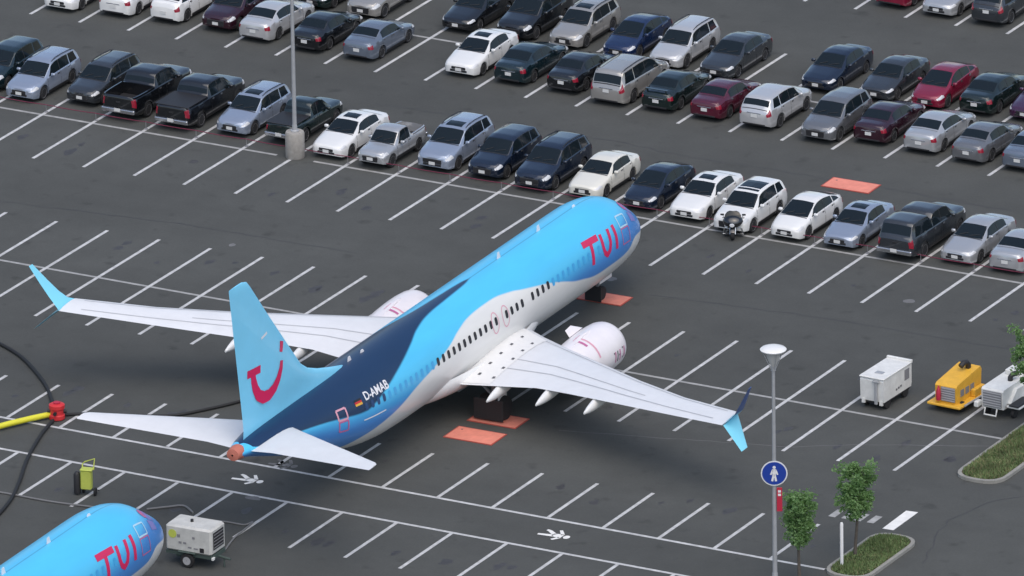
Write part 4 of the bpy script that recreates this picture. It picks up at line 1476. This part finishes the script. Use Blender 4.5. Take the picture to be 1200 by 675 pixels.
# round blue sign and narrow red board on the second post
fx, fy = .46, -.888
sgnE = thing('walkway_sign', 'round blue sign with white walking figures fixed to the lamp post', 'sign', (b2.x + fx * .12, b2.y + fy * .12, 6.27), math.atan2(fx, -fy))
def sdisc(r0, y, m, name, n=32):
    part(name, MB().lathe([(r0, y), (r0, y - .012)], n, axis='Y'), m, sgnE, 0)
sdisc(.575, 0.0, 'sign_white', 'rim')
sdisc(.52, -.014, 'sign_blue', 'face')
def sfig(x0, k):
    mb = MB()
    y = -.032
    mb.add([(x0 + .07 * k * math.cos(a), y, .28 * k + .07 * k * math.sin(a)) for a in [j * PI / 6 for j in range(12)]], [tuple(range(12))])
    for a, b, w in (((0, .2), (0, -.05), .075), ((-.02, -.05), (-.09, -.36), .045), ((.02, -.05), (.08, -.36), .045), ((-.06, .17), (-.15, -.06), .035), ((.06, .17), (.15, -.06), .035)):
        a, b = Vector((x0 + a[0] * k, a[1] * k)), Vector((x0 + b[0] * k, b[1] * k))
        nr = Vector((-(b - a).y, (b - a).x)).normalized() * w * k
        mb.add([(p.x, y, p.y) for p in (a - nr, a + nr, b + nr, b - nr)], [(0, 1, 2, 3)])
    part('walking_figure', mb, 'sign_white', sgnE, 0, fix=False)
sfig(0.0, 1.0)
rs = thing('red_board', 'narrow red board with a white mark under the round blue sign', 'sign', (b2.x + RT[0] * .22 + fx * .1, b2.y + RT[1] * .22 + fy * .1, 5.05), math.atan2(fx, -fy))
part('board', MB().box((0, 0, 0), (.24, .03, 1.1), 0, 0, .01), 'sign_red', rs, 0)
for z in (.38, .22):
    part('white_mark', MB().box((0, -.02, z), (.13, .012, .1)), 'sign_white', rs, 0)

# ------------------------------------------------------------------ planted islands
def rounded(poly, r_, n=6):
    out = []
    m = len(poly)
    for i in range(m):
        p0, p1, p2 = Vector(poly[i - 1]), Vector(poly[i]), Vector(poly[(i + 1) % m])
        a = (p0 - p1).normalized()
        b = (p2 - p1).normalized()
        d = min(r_, (p0 - p1).length * .49, (p2 - p1).length * .49)
        s0, s1 = p1 + a * d, p1 + b * d
        for k in range(n + 1):
            t = k / n
            out.append(((1 - t) ** 2 * s0 + 2 * t * (1 - t) * p1 + t * t * s1)[:2])
    return out


def island(x0, x1, y0, y1, r_, label, dry):
    poly = rounded([(x0, y0), (x1, y0), (x1, y1), (x0, y1)], r_)
    inn = rounded([(x0 + .16, y0 + .16), (x1 - .16, y0 + .16), (x1 - .16, y1 - .16), (x0 + .16, y1 - .16)], r_ - .14)
    o = link('planting_island', None)
    struct(o)
    o['label'] = label
    n = len(poly)
    mb = MB()
    v = [(p[0], p[1], 0) for p in poly] + [(p[0], p[1], .14) for p in poly] + [(p[0], p[1], .15) for p in inn] + [(p[0], p[1], .05) for p in inn]
    f = []
    for i in range(n):
        j = (i + 1) % n
        for r0 in range(3):
            f.append((r0 * n + i, r0 * n + j, r0 * n + n + j, r0 * n + n + i))
    mb.add(v, f)
    part('kerb', mb, 'kerb', o, 0)
    part('soil', MB().add([(p[0], p[1], .115) for p in inn], [tuple(range(n))]), 'soil', o, 0)
    # blades
    for kind, cnt, m, lab in (('grass', 9000, 'grass', 'short green grass inside the kerb'), ('dry', 3500 if dry else 900, 'dry_grass', 'dry yellowish grass inside the kerb')):
        area = (x1 - x0) * (y1 - y0)
        cnt = int(cnt * area / 18)
        V, F = [], []
        k = 0
        while k < cnt:
            x, y = random.uniform(x0 + .2, x1 - .2), random.uniform(y0 + .2, y1 - .2)
            if x0 + r_ > x or x > x1 - r_ or True:
                cx = min(max(x, x0 + r_), x1 - r_)
                cy = min(max(y, y0 + r_), y1 - r_)
                if (x - cx) ** 2 + (y - cy) ** 2 > (r_ - .2) ** 2:
                    k += 1
                    continue
            clump = 0.5 + 0.5 * math.sin(x * 2.3 + 1) * math.sin(y * 1.9)
            h = random.uniform(.06, .16) * (.7 + .9 * clump)
            an = random.uniform(0, 2 * PI)
            w_ = .035
            lx, ly = random.uniform(-.08, .08), random.uniform(-.08, .08)
            i0 = len(V)
            V += [(x - w_ * math.cos(an), y - w_ * math.sin(an), .11), (x + w_ * math.cos(an), y + w_ * math.sin(an), .11), (x + lx, y + ly, .12 + h)]
            F.append((i0, i0 + 1, i0 + 2))
            k += 1
        me = bpy.data.meshes.new('grass')
        me.from_pydata(V, [], F)
        me.materials.append(MT[m])
        go = link('grass', me)
        go['kind'] = 'stuff'
        go['label'] = lab + (' of the right-hand island' if dry else ' of the lower island')
        go['category'] = 'grass'


ga, gb = ground(969, 668), ground(1036, 624)
IX0, IX1 = ground(1000, 648).x - .15, ground(1000, 648).x + 2.05
island(IX0, IX1, ground(973, 670).y - .5, ground(1040, 627).y, 1.0, 'kerbed planting island with grass at the lower right', False)
JX0 = ground(1160, 527).x
island(JX0, JX0 + 2.35, ground(1126, 559).y - .3, 6.2, 1.05, 'kerbed planting island at the right edge', True)


def tree(base, height, crown_c, crown_r, label, seed, nleaf=4200):
    rnd = random.Random(seed)
    t = thing('young_tree', label, 'tree', base, 0, 'young trees on the planting islands')
    H = height
    tr = MB()
    path = [(0, 0, 0)]
    x = y = 0
    for k in range(1, 8):
        x += rnd.uniform(-.05, .05)
        y += rnd.uniform(-.05, .05)
        path.append((x, y, H * .92 * k / 7))
    tr.tube(path, [.075 * (1 - .11 * k) + .01 for k in range(8)], 8)
    limbs = []
    for k in range(14):
        z = crown_c - crown_r[1] * .85 + (crown_r[1] * 1.55) * k / 14
        an = k * 2.4 + rnd.uniform(-.4, .4)
        ln = crown_r[0] * rnd.uniform(.5, .85)
        p0 = Vector((x * z / H, y * z / H, z))
        p2 = p0 + Vector((math.cos(an) * ln, math.sin(an) * ln, ln * .75))
        p1 = p0 * .5 + p2 * .5 + Vector((0, 0, .05))
        tr.tube([p0, p1, p2], [.026, .018, .008], 5)
        limbs.append((p0, p2))
    part('trunk', tr, 'bark', t, 50)
    V, F = [], []
    clumps = [(p0.lerp(p2, q), rnd.uniform(.16, .34)) for p0, p2 in limbs for q in (.45, .8, 1.0)]
    while len(clumps) < 95:
        u = rnd.uniform(-1, 1)
        an = rnd.uniform(0, 2 * PI)
        wr = crown_r[0] * math.sqrt(max(1 - u * u, 0)) * (1 - .28 * u) * math.sqrt(rnd.uniform(.1, 1)) * .92
        clumps.append((Vector((wr * math.cos(an), wr * math.sin(an), crown_c + crown_r[1] * u * .92)), rnd.uniform(.14, .30)))
    for k in range(nleaf):
        c, rr = rnd.choice(clumps)
        d = Vector((rnd.gauss(0, 1), rnd.gauss(0, 1), rnd.gauss(0, 1)))
        p = c + d.normalized() * rr * rnd.uniform(.35, 1.15) ** .8
        a = Vector((rnd.uniform(-1, 1), rnd.uniform(-1, 1), rnd.uniform(-.4, .6))).normalized()
        b = a.cross(Vector((rnd.uniform(-1, 1), rnd.uniform(-1, 1), rnd.uniform(-1, 1)))).normalized()
        s_ = rnd.uniform(.06, .105)
        i0 = len(V)
        V += [p - a * s_, p + b * s_ * .55, p + a * s_, p - b * s_ * .55]
        F.append((i0, i0 + 1, i0 + 2, i0 + 3))
    me = bpy.data.meshes.new('crown')
    me.from_pydata([tuple(v) for v in V], [], F)
    me.materials.append(MT['leaf'])
    link('crown', me, t)
    return t


tree(ground(937, 680), 4.3, 2.9, (.78, 1.25), 'young green tree just right of the lamp post with the blue sign', 3)
tree(ground(1002, 654) + Vector((0, 0, .1)), 4.3, 3.0, (.95, 1.25), 'young green tree on the lower planting island beside the white stake', 5)
tree(ground(1216, 508) + Vector((0, 0, .1)), 4.9, 3.4, (1.25, 1.35), 'tree at the right edge in front of the white service unit', 8, 6000)
g = ground(986.5, 666.5)
st = thing('white_stake', 'thin white marker post standing in the lower planting island', 'post', g)
part('post', MB().lathe([(.075, .05), (.075, 2.1), (.05, 2.16), (.0, 2.17)], 12), 'sign_white', st, 40)
part('foot', MB().lathe([(.14, .05), (.14, .16), (.08, .18)], 12), 'concrete', st, 40)

# ------------------------------------------------------------------ ground equipment
def small_wheel(root, x, y, r_, w_=.16):
    wh = part('wheel', MB().lathe([(r_ * .55, -w_ / 2), (r_ * .92, -w_ / 2), (r_, -w_ * .3), (r_, w_ * .3), (r_ * .92, w_ / 2), (r_ * .55, w_ / 2)], 18, (x, y, r_), 'X'), 'tyre', root, 40)
    part('rim', MB().lathe([(.02, -w_ * .4), (r_ * .55, -w_ * .45), (r_ * .55, w_ * .45), (.02, w_ * .4)], 14, (x, y, r_), 'X'), 'rim', wh, 40)


def prism_yz(mb, prof, x0, x1):
    """extrude a (y,z) outline along x"""
    n = len(prof)
    mb.add([(x0, p[0], p[1]) for p in prof] + [(x1, p[0], p[1]) for p in prof], [tuple(range(n)), tuple(range(2 * n - 1, n - 1, -1))] + [(i, n + i, n + (i + 1) % n, (i + 1) % n) for i in range(n)])
    return mb


# white unit, left of the three
g = ground(1016, 481)
t = thing('power_unit', 'tall white ground power unit, leftmost of the three by the island', 'ground power unit', (g.x + .15, g.y + .25, 0), R(-2), 'ground service units')
part('body', prism_yz(MB(), [(0, .40), (2.5, .40), (2.55, .55), (2.55, 1.46), (.0, 1.50), (-.06, 1.38), (-.02, .55)], -.6, .6), 'unit_white', t, 0)
part('roof', MB().box((0, 1.25, 1.53), (1.28, 2.7, .07), 0, 0, .025), 'unit_white', t, 0)
part('roof_rim', MB().box((0, 2.52, 1.60), (1.28, .14, .10), 0, 0, .02), 'unit_white', t, 0)
part('side_grille', MB().box((.605, 2.1, 1.1), (.02, .42, .5)), 'grille_grey', t, 0)
for k in range(3):
    part('vent', MB().box((.606, 1.15 + k * .2, .68 + .02 * k), (.02, .12, .09)), 'dark_mark', t, 0)
part('control_post', MB().box((.25, -.12, .86), (.14, .1, 1.1), 0, 0, .02).box((.25, -.12, 1.40), (.34, .14, .07), 0, 0, .01), 'steel', t, 0)
part('roof_vent', MB().box((.05, .6, 1.575), (.4, .3, .03), 0, 0, .01), 'steel', t, 0)
part('chassis', MB().box((0, 1.25, .34), (1.1, 2.4, .12)), 'black', t, 0)
part('bumper', MB().box((-.45, .02, .36), (.16, .12, .22)).box((.45, .02, .36), (.16, .12, .22)), 'unit_white', t, 0)
for x in (-.5, .5):
    for y in (.4, 2.05):
        small_wheel(t, x, y, .27)

# yellow unit
g = ground(1105, 485)
t = thing('power_unit', 'yellow ground power unit with a black exhaust bend on top', 'ground power unit', (g.x, g.y + .2, 0), R(-3), 'ground service units')
part('platform', MB().box((0, 1.3, .36), (1.7, 2.9, .12), 0, 0, .03), 'yellow', t, 0)
part('rail', MB().tube([(.92, .2, .42), (.95, 2.7, .42)], .05, 6), 'steel', t, 40)
part('body', prism_yz(MB(), [(.12, .42), (2.3, .42), (2.35, 1.45), (2.25, 1.60), (.2, 1.32), (.08, 1.22)], -.55, .55), 'yellow', t, 0)
part('front_grille', MB().box((.12, .075, .85), (.72, .05, .68), 0, 0, .015), 'grille_grey', t, 0)
for k in range(6):
    part('grille_slat', MB().box((.12, .045, .58 + k * .11), (.70, .03, .035)), 'rim', t, 0)
part('fire_extinguisher', MB().lathe([(.0, .55), (.10, .57), (.11, .65), (.11, 1.0), (.06, 1.12), (.03, 1.25), (.0, 1.26)], 12, (-.30, -.06, 0)), 'sign_red', t, 50)
part('exhaust_pipe', MB().tube([(.12, 1.9, 1.4), (.12, 1.9, 1.72), (.1, 1.8, 1.84), (.05, 1.6, 1.86), (.0, 1.42, 1.74)], .13, 12), 'black', t, 40)
part('side_box', MB().box((.68, 1.8, .60), (.22, .9, .35), 0, 0, .02), 'yellow', t, 0)
for k in range(3):
    part('side_vent', MB().box((.556, .6 + k * .45, .85), (.02, .32, .32)), 'orange_cover' if False else 'grille_grey', t, 0)
for x in (-.6, .6):
    for y in (.5, 2.2):
        small_wheel(t, x, y, .24)

# white unit at the right
g = ground(1161, 491)
t = thing('power_unit', 'white service unit with grey front grille half hidden by the tree', 'ground power unit', (g.x, g.y + .15, 0), R(-3), 'ground service units')
part('body', prism_yz(MB(), [(.05, .45), (2.7, .42), (2.8, .7), (2.7, 1.44), (.08, 1.38), (.0, 1.3)], -.56, .56), 'unit_white', t, 0)
part('front_grille', MB().box((0, -.005, .90), (.95, .05, .74), 0, 0, .015), 'grille_grey', t, 0)
for k in range(6):
    part('grille_slat', MB().box((0, -.04, .60 + k * .12), (.92, .03, .04)), 'rim', t, 0)
part('fender', MB().box((.95, 1.5, .58), (.7, 2.6, .10), 0, 0, .03), 'unit_white', t, 0)
part('side_panel', prism_yz(MB(), [(.4, .66), (2.6, .66), (2.5, 1.15), (1.0, 1.2)], .56, .74), 'unit_white', t, 0)
part('tow_bracket', MB().box((-.68, -.1, .62), (.22, .4, .26), 0, 0, .03).tube([(-.3, -.1, .5), (-.3, -.2, .2), (.3, -.2, .2), (.3, -.1, .5)], .04, 6), 'unit_white', t, 0)
part('exhaust_pipe', MB().tube([(.2, 1.3, 1.36), (.2, 1.3, 1.56), (.24, 1.4, 1.66), (.34, 1.7, 1.68)], .12, 12), 'black', t, 40)
part('hose_tray', MB().box((1.0, .8, .67), (.5, 1.3, .08), 0, 0, .02), 'black', t, 0)
part('roof_box', MB().box((-.05, 2.2, 1.54), (.7, .7, .24), 0, 0, .04), 'unit_white', t, 0)
for x in (-.5, .85):
    for y in (.5, 2.4):
        small_wheel(t, x, y, .22)

# generator trailer beside the second airliner's nose
g = ground(218.5, 666)
t = thing('generator_trailer', 'white towable generator on a dark single-axle trailer by the second airliner', 'generator', (g.x, g.y + .05, 0), R(2))
part('body', MB().box((.05, .75, 1.28), (2.25, 1.35, 1.22), 0, 0, .09), 'unit_grey', t, 40)
part('chassis', MB().box((.05, .75, .58), (2.3, 1.2, .16)).box((-.2, .75, .45), (.9, 1.0, .14)), 'chassis_green', t, 0)
part('end_grille', MB().box((1.185, .75, 1.30), (.03, .95, .8), 0, 0, .01), 'black', t, 0)
for k in range(5):
    part('grille_slat', MB().box((1.205, .75, 1.0 + k * .15), (.02, .9, .03)), 'grille_grey', t, 0)
def disc_front(x, z, r_, m, name):
    part(name, MB().lathe([(r_, .068), (r_, .06)], 18, (x, 0, z), 'Y'), m, t, 0)
disc_front(-.72, 1.48, .20, 'lime', 'maker_emblem')
for x, z, w_, h_ in ((-.35, 1.12, .14, .09), (-.12, 1.12, .14, .09), (.32, 1.42, .12, .10), (.12, .95, .18, .06), (.42, .93, .2, .06), (-.42, 1.42, .14, .14)):
    part('panel_mark', MB().box((x, .066, z), (w_, .012, h_)), 'grille_grey', t, 0)
part('black_hatch', MB().box((.72, .062, .90), (.2, .02, .2)), 'black', t, 0)
part('exhaust_cap', MB().lathe([(.07, 1.88), (.07, 2.0), (.0, 2.01)], 10, (-.1, .75, 0)), 'black', t, 40)
wy = .02
for y in (.08, 1.42):
    wh = part('wheel', MB().lathe([(.18, -.1), (.30, -.1), (.33, -.05), (.33, .05), (.30, .1), (.18, .1)], 20, (0, y, .33), 'Y'), 'tyre', t, 40)
    part('rim', MB().lathe([(.02, -.10), (.19, -.105), (.19, .105), (.02, .10)], 16, (0, y, .33), 'Y'), 'rim', wh, 40)
part('mudguard', MB().box((0, .08, .72), (.85, .26, .05), 0, 0, .02), 'chassis_green', t, 0)
part('drawbar', MB().tube([(1.1, .75, .5), (1.75, .75, .42)], .06, 8).tube([(1.45, .75, .42), (1.45, .75, .02)], .035, 8), 'chassis_green', t, 40)
part('rear_lamp', MB().box((1.2, .2, .55), (.1, .2, .14), 0, 0, .02), 'unit_white', t, 0)

# lime hand cart
g = ground(96, 582)
t = thing('hand_cart', 'lime yellow two-wheeled hand cart standing on a stall line', 'hand cart', (g.x, g.y + .2, 0), R(15), None)
part('body', MB().box((.1, .1, .72), (.5, .34, .9), 0, 0, .05), 'lime', t, 40)
part('lid', MB().box((.12, .1, 1.2), (.56, .4, .08), 0, 0, .03), 'lime', t, 40)
part('handle', MB().tube([(-.12, .22, 1.0), (-.16, .42, 1.32), (-.05, .45, 1.42), (.4, .42, 1.60), (.4, .2, 1.15)], .03, 8), 'lime', t, 40)
part('canister', MB().lathe([(.0, .05), (.16, .07), (.16, .95), (.08, 1.08), (.0, 1.1)], 14, (-.32, .05, 0)), 'black', t, 50)
part('axle', MB().tube([(.05, .3, .17), (.62, .3, .17)], .025, 6), 'black', t, 0)
small_wheel(t, .5, .05, .19, .09)
small_wheel(t, -.1, .32, .19, .09)

# yellow duct with red hub and black hoses
h0, h1 = ground(-130, 536), ground(61, 490)
t = thing('yellow_duct', 'bright yellow pipe entering from the left edge', 'pipe', (h1.x, h1.y, 0))
d = h0 - h1
pts = [(d.x * k / 8, d.y * k / 8, .20 + .03 * math.sin(k)) for k in range(9)]
part('pipe', MB().tube(pts, .135, 12), 'hose_yellow', t, 40)
part('collar', MB().tube([pts[0], (d.x * .02, d.y * .02, .21)], .17, 12), 'hose_yellow', t, 40)
g = ground(67, 491)
t = thing('red_hub', 'red barrel-shaped hose hub where the yellow pipe meets black hoses', 'hose hub', g)
part('barrel', MB().lathe([(.0, .0), (.30, .0), (.36, .05), (.36, .22), (.31, .26), (.31, .50), (.36, .54), (.36, .70), (.28, .75), (.0, .76)], 20), 'hub_red', t, 40)
part('cap', MB().lathe([(.16, .755), (.16, .82), (.0, .83)], 14), 'sign_red', t, 40)
for an in (0.4, 1.9, 3.6, 5.0):
    part('coupling', MB().tube([(.3 * math.cos(an), .3 * math.sin(an), .38), (.44 * math.cos(an), .44 * math.sin(an), .38)], .08, 10), 'black', t, 40)


def ground_hose(name, pix, r_, m, label, cat='hose'):
    p = [ground(*q) for q in pix]
    out = []
    for i in range(len(p) - 1):
        p0, p1, p2, p3 = p[max(i - 1, 0)], p[i], p[i + 1], p[min(i + 2, len(p) - 1)]
        for k in range(8):
            t_ = k / 8
            q = 0.5 * ((2 * p1) + (p2 - p0) * t_ + (2 * p0 - 5 * p1 + 4 * p2 - p3) * t_ * t_ + (-p0 + 3 * p1 - 3 * p2 + p3) * t_**3)
            out.append((q.x, q.y, r_ + .006))
    out.append((p[-1].x, p[-1].y, r_ + .006))
    o = part(name, MB().tube(out, r_, 8), m, None, 60)
    tag(o, label, cat)
    return o


ground_hose('black_hose', [(-60, 378), (-10, 400), (22, 418), (42, 438), (56, 458), (64, 482)], .085, 'cable', 'black hose curving up from the red hub to the left edge')
ground_hose('black_hose', [(62, 495), (48, 512), (32, 540), (22, 568), (8, 594), (-30, 634)], .085, 'cable', 'black hose running down from the red hub past the walkway')
ground_hose('black_hose', [(74, 488), (100, 487), (150, 489), (200, 489), (240, 482), (285, 471), (330, 455)], .075, 'cable', 'black hose lying under the tail of the airliner')
ground_hose('grey_cable', [(-40, 572), (0, 578), (60, 589), (122, 597), (165, 603)], .045, 'cable_grey', 'thin grey cable crossing the stalls above the second airliner nose', 'cable')
ground_hose('grey_cable', [(172, 598), (195, 595.5), (215, 594), (226, 602)], .05, 'cable_grey', 'thin grey cable looping behind the generator', 'cable')
ground_hose('grey_cable', [(250, 611), (268, 613), (286, 616), (296, 613), (286, 622), (274, 632), (262, 648)], .04, 'cable_grey', 'thin grey cable trailing right of the generator', 'cable')

# ------------------------------------------------------------------ motorcycle
g = ground(858, 281)
MZ = math.atan2(.40, .917)                 # front wheel towards the viewer
bk = thing('motorcycle', 'black touring motorcycle with chrome pipes parked in front of the white SUV', 'motorcycle', (g.x - .30, g.y + .75, 0), MZ)
bk.scale = (1.10, 1.0, .86)
# local: front = -y
for nm, y_ in (('front_wheel', -.78), ('rear_wheel', .72)):
    wh = part(nm, MB().lathe([(.21, -.07), (.29, -.075), (.32, -.03), (.32, .03), (.29, .075), (.21, .07)], 24, (0, y_, .32), 'X'), 'tyre', bk, 40)
    part('rim', MB().lathe([(.04, -.05), (.19, -.03), (.215, -.06), (.215, .06), (.19, .03), (.04, .05)], 20, (0, y_, .32), 'X'), 'rim', wh, 40)
for sg in (-1, 1):
    part('fork', MB().tube([(sg * .10, -.80, .32), (sg * .11, -.52, .98)], .035, 8), 'chrome', bk, 40)
    part('exhaust', MB().tube([(sg * .20, -.30, .32), (sg * .30, -.05, .22), (sg * .34, .45, .22), (sg * .34, 1.0, .26)], [.04, .05, .065, .075], 10), 'chrome', bk, 40)
    part('crash_bar', MB().tube([(sg * .12, -.42, .62), (sg * .36, -.50, .56), (sg * .40, -.48, .34), (sg * .34, -.44, .16), (sg * .12, -.34, .18)], .035, 8), 'chrome', bk, 40)
    part('footboard', MB().box((sg * .36, -.30, .20), (.18, .40, .05), 0, 0, .015), 'chrome', bk, 0)
    part('saddlebag', MB().box((sg * .36, .72, .58), (.26, .62, .40), 0, 0, .08), PAINT['black'], bk, 50)
    part('mirror', MB().tube([(sg * .36, -.42, 1.10), (sg * .44, -.44, 1.26)], .012, 6).box((sg * .46, -.45, 1.30), (.16, .04, .10), 0, 0, .015), 'black', bk, 40)
    part('grip', MB().tube([(sg * .30, -.36, 1.06), (sg * .46, -.26, 1.05)], .022, 8), 'black', bk, 40)
part('handlebar', MB().tube([(-.46, -.26, 1.05), (-.28, -.38, 1.07), (0, -.46, 1.02), (.28, -.38, 1.07), (.46, -.26, 1.05)], .018, 8), 'chrome', bk, 40)
mb = MB()
rows = []
for t_, wx, hz_, zc in ((-.92, .06, .05, .88), (-.88, .22, .18, .90), (-.76, .38, .28, .95), (-.58, .45, .33, .98), (-.40, .42, .32, .98), (-.30, .34, .26, .98)):
    rows.append([(wx * math.cos(a) * (1 if abs(math.cos(a)) < .9 else .97), t_, zc + hz_ * math.sin(a)) for a in [k * PI / 10 for k in range(20)]])
mb.grid(rows, closed=True)
mb.f.append(tuple(range(19, -1, -1)))
mb.m.append(0)
fr_ = part('fairing', mb, PAINT['black'], bk, 60)
part('windshield', MB().grid([[(wx * k / 4, y_ + .04 * abs(k / 4) ** 2, z_) for k in range(-4, 5)] for wx, y_, z_ in ((.36, -.66, 1.18), (.34, -.58, 1.33), (.26, -.50, 1.46), (.14, -.46, 1.52))]), 'glass', bk, 0)
part('headlight', MB().lathe([(.0, -.96), (.085, -.955), (.11, -.92), (.11, -.86)], 16, (-.02, 0, .86), 'Y'), 'headlight', bk, 50)
part('front_fender', MB().grid([[(.10 * math.sin(q), -.78 + .37 * math.cos(a), .32 + (.37 + .03 * math.cos(q)) * math.sin(a)) for q in (-1.4, -.7, 0, .7, 1.4)] for a in np.linspace(.3, 2.6, 10)]), PAINT['black'], bk, 60)
mb = MB()
rows = []
for y_, wx, hz_, zc in ((-.36, .10, .08, .84), (-.28, .20, .14, .86), (-.05, .21, .15, .84), (.15, .14, .11, .79), (.22, .06, .05, .76)):
    rows.append([(wx * math.cos(a), y_, zc + hz_ * math.sin(a)) for a in [k * PI / 8 for k in range(16)]])
part('fuel_tank', mb.grid(rows, closed=True), 'black_fairing', bk, 60)
part('seat', MB().box((0, .42, .74), (.36, .66, .14), 0, 0, .06).box((0, .66, .83), (.32, .26, .12), 0, 0, .05), 'black', bk, 50)
part('engine_block', MB().box((0, -.08, .42), (.34, .52, .36), 0, 0, .05).lathe([(.12, -.26), (.12, .26)], 12, (0, -.06, .42), 'X'), 'gear_metal', bk, 40)
part('top_case', MB().box((0, 1.02, .98), (.52, .38, .34), 0, 0, .08), PAINT['black'], bk, 50)
part('rear_fender', MB().grid([[(.11 * math.sin(q), .72 + .37 * math.cos(a), .32 + (.37 + .03 * math.cos(q)) * math.sin(a)) for q in (-1.4, -.7, 0, .7, 1.4)] for a in np.linspace(.1, 2.2, 10)]), PAINT['black'], bk, 60)
part('side_stand', MB().tube([(-.14, .0, .3), (-.34, .06, .01)], .018, 6), 'steel', bk, 40)
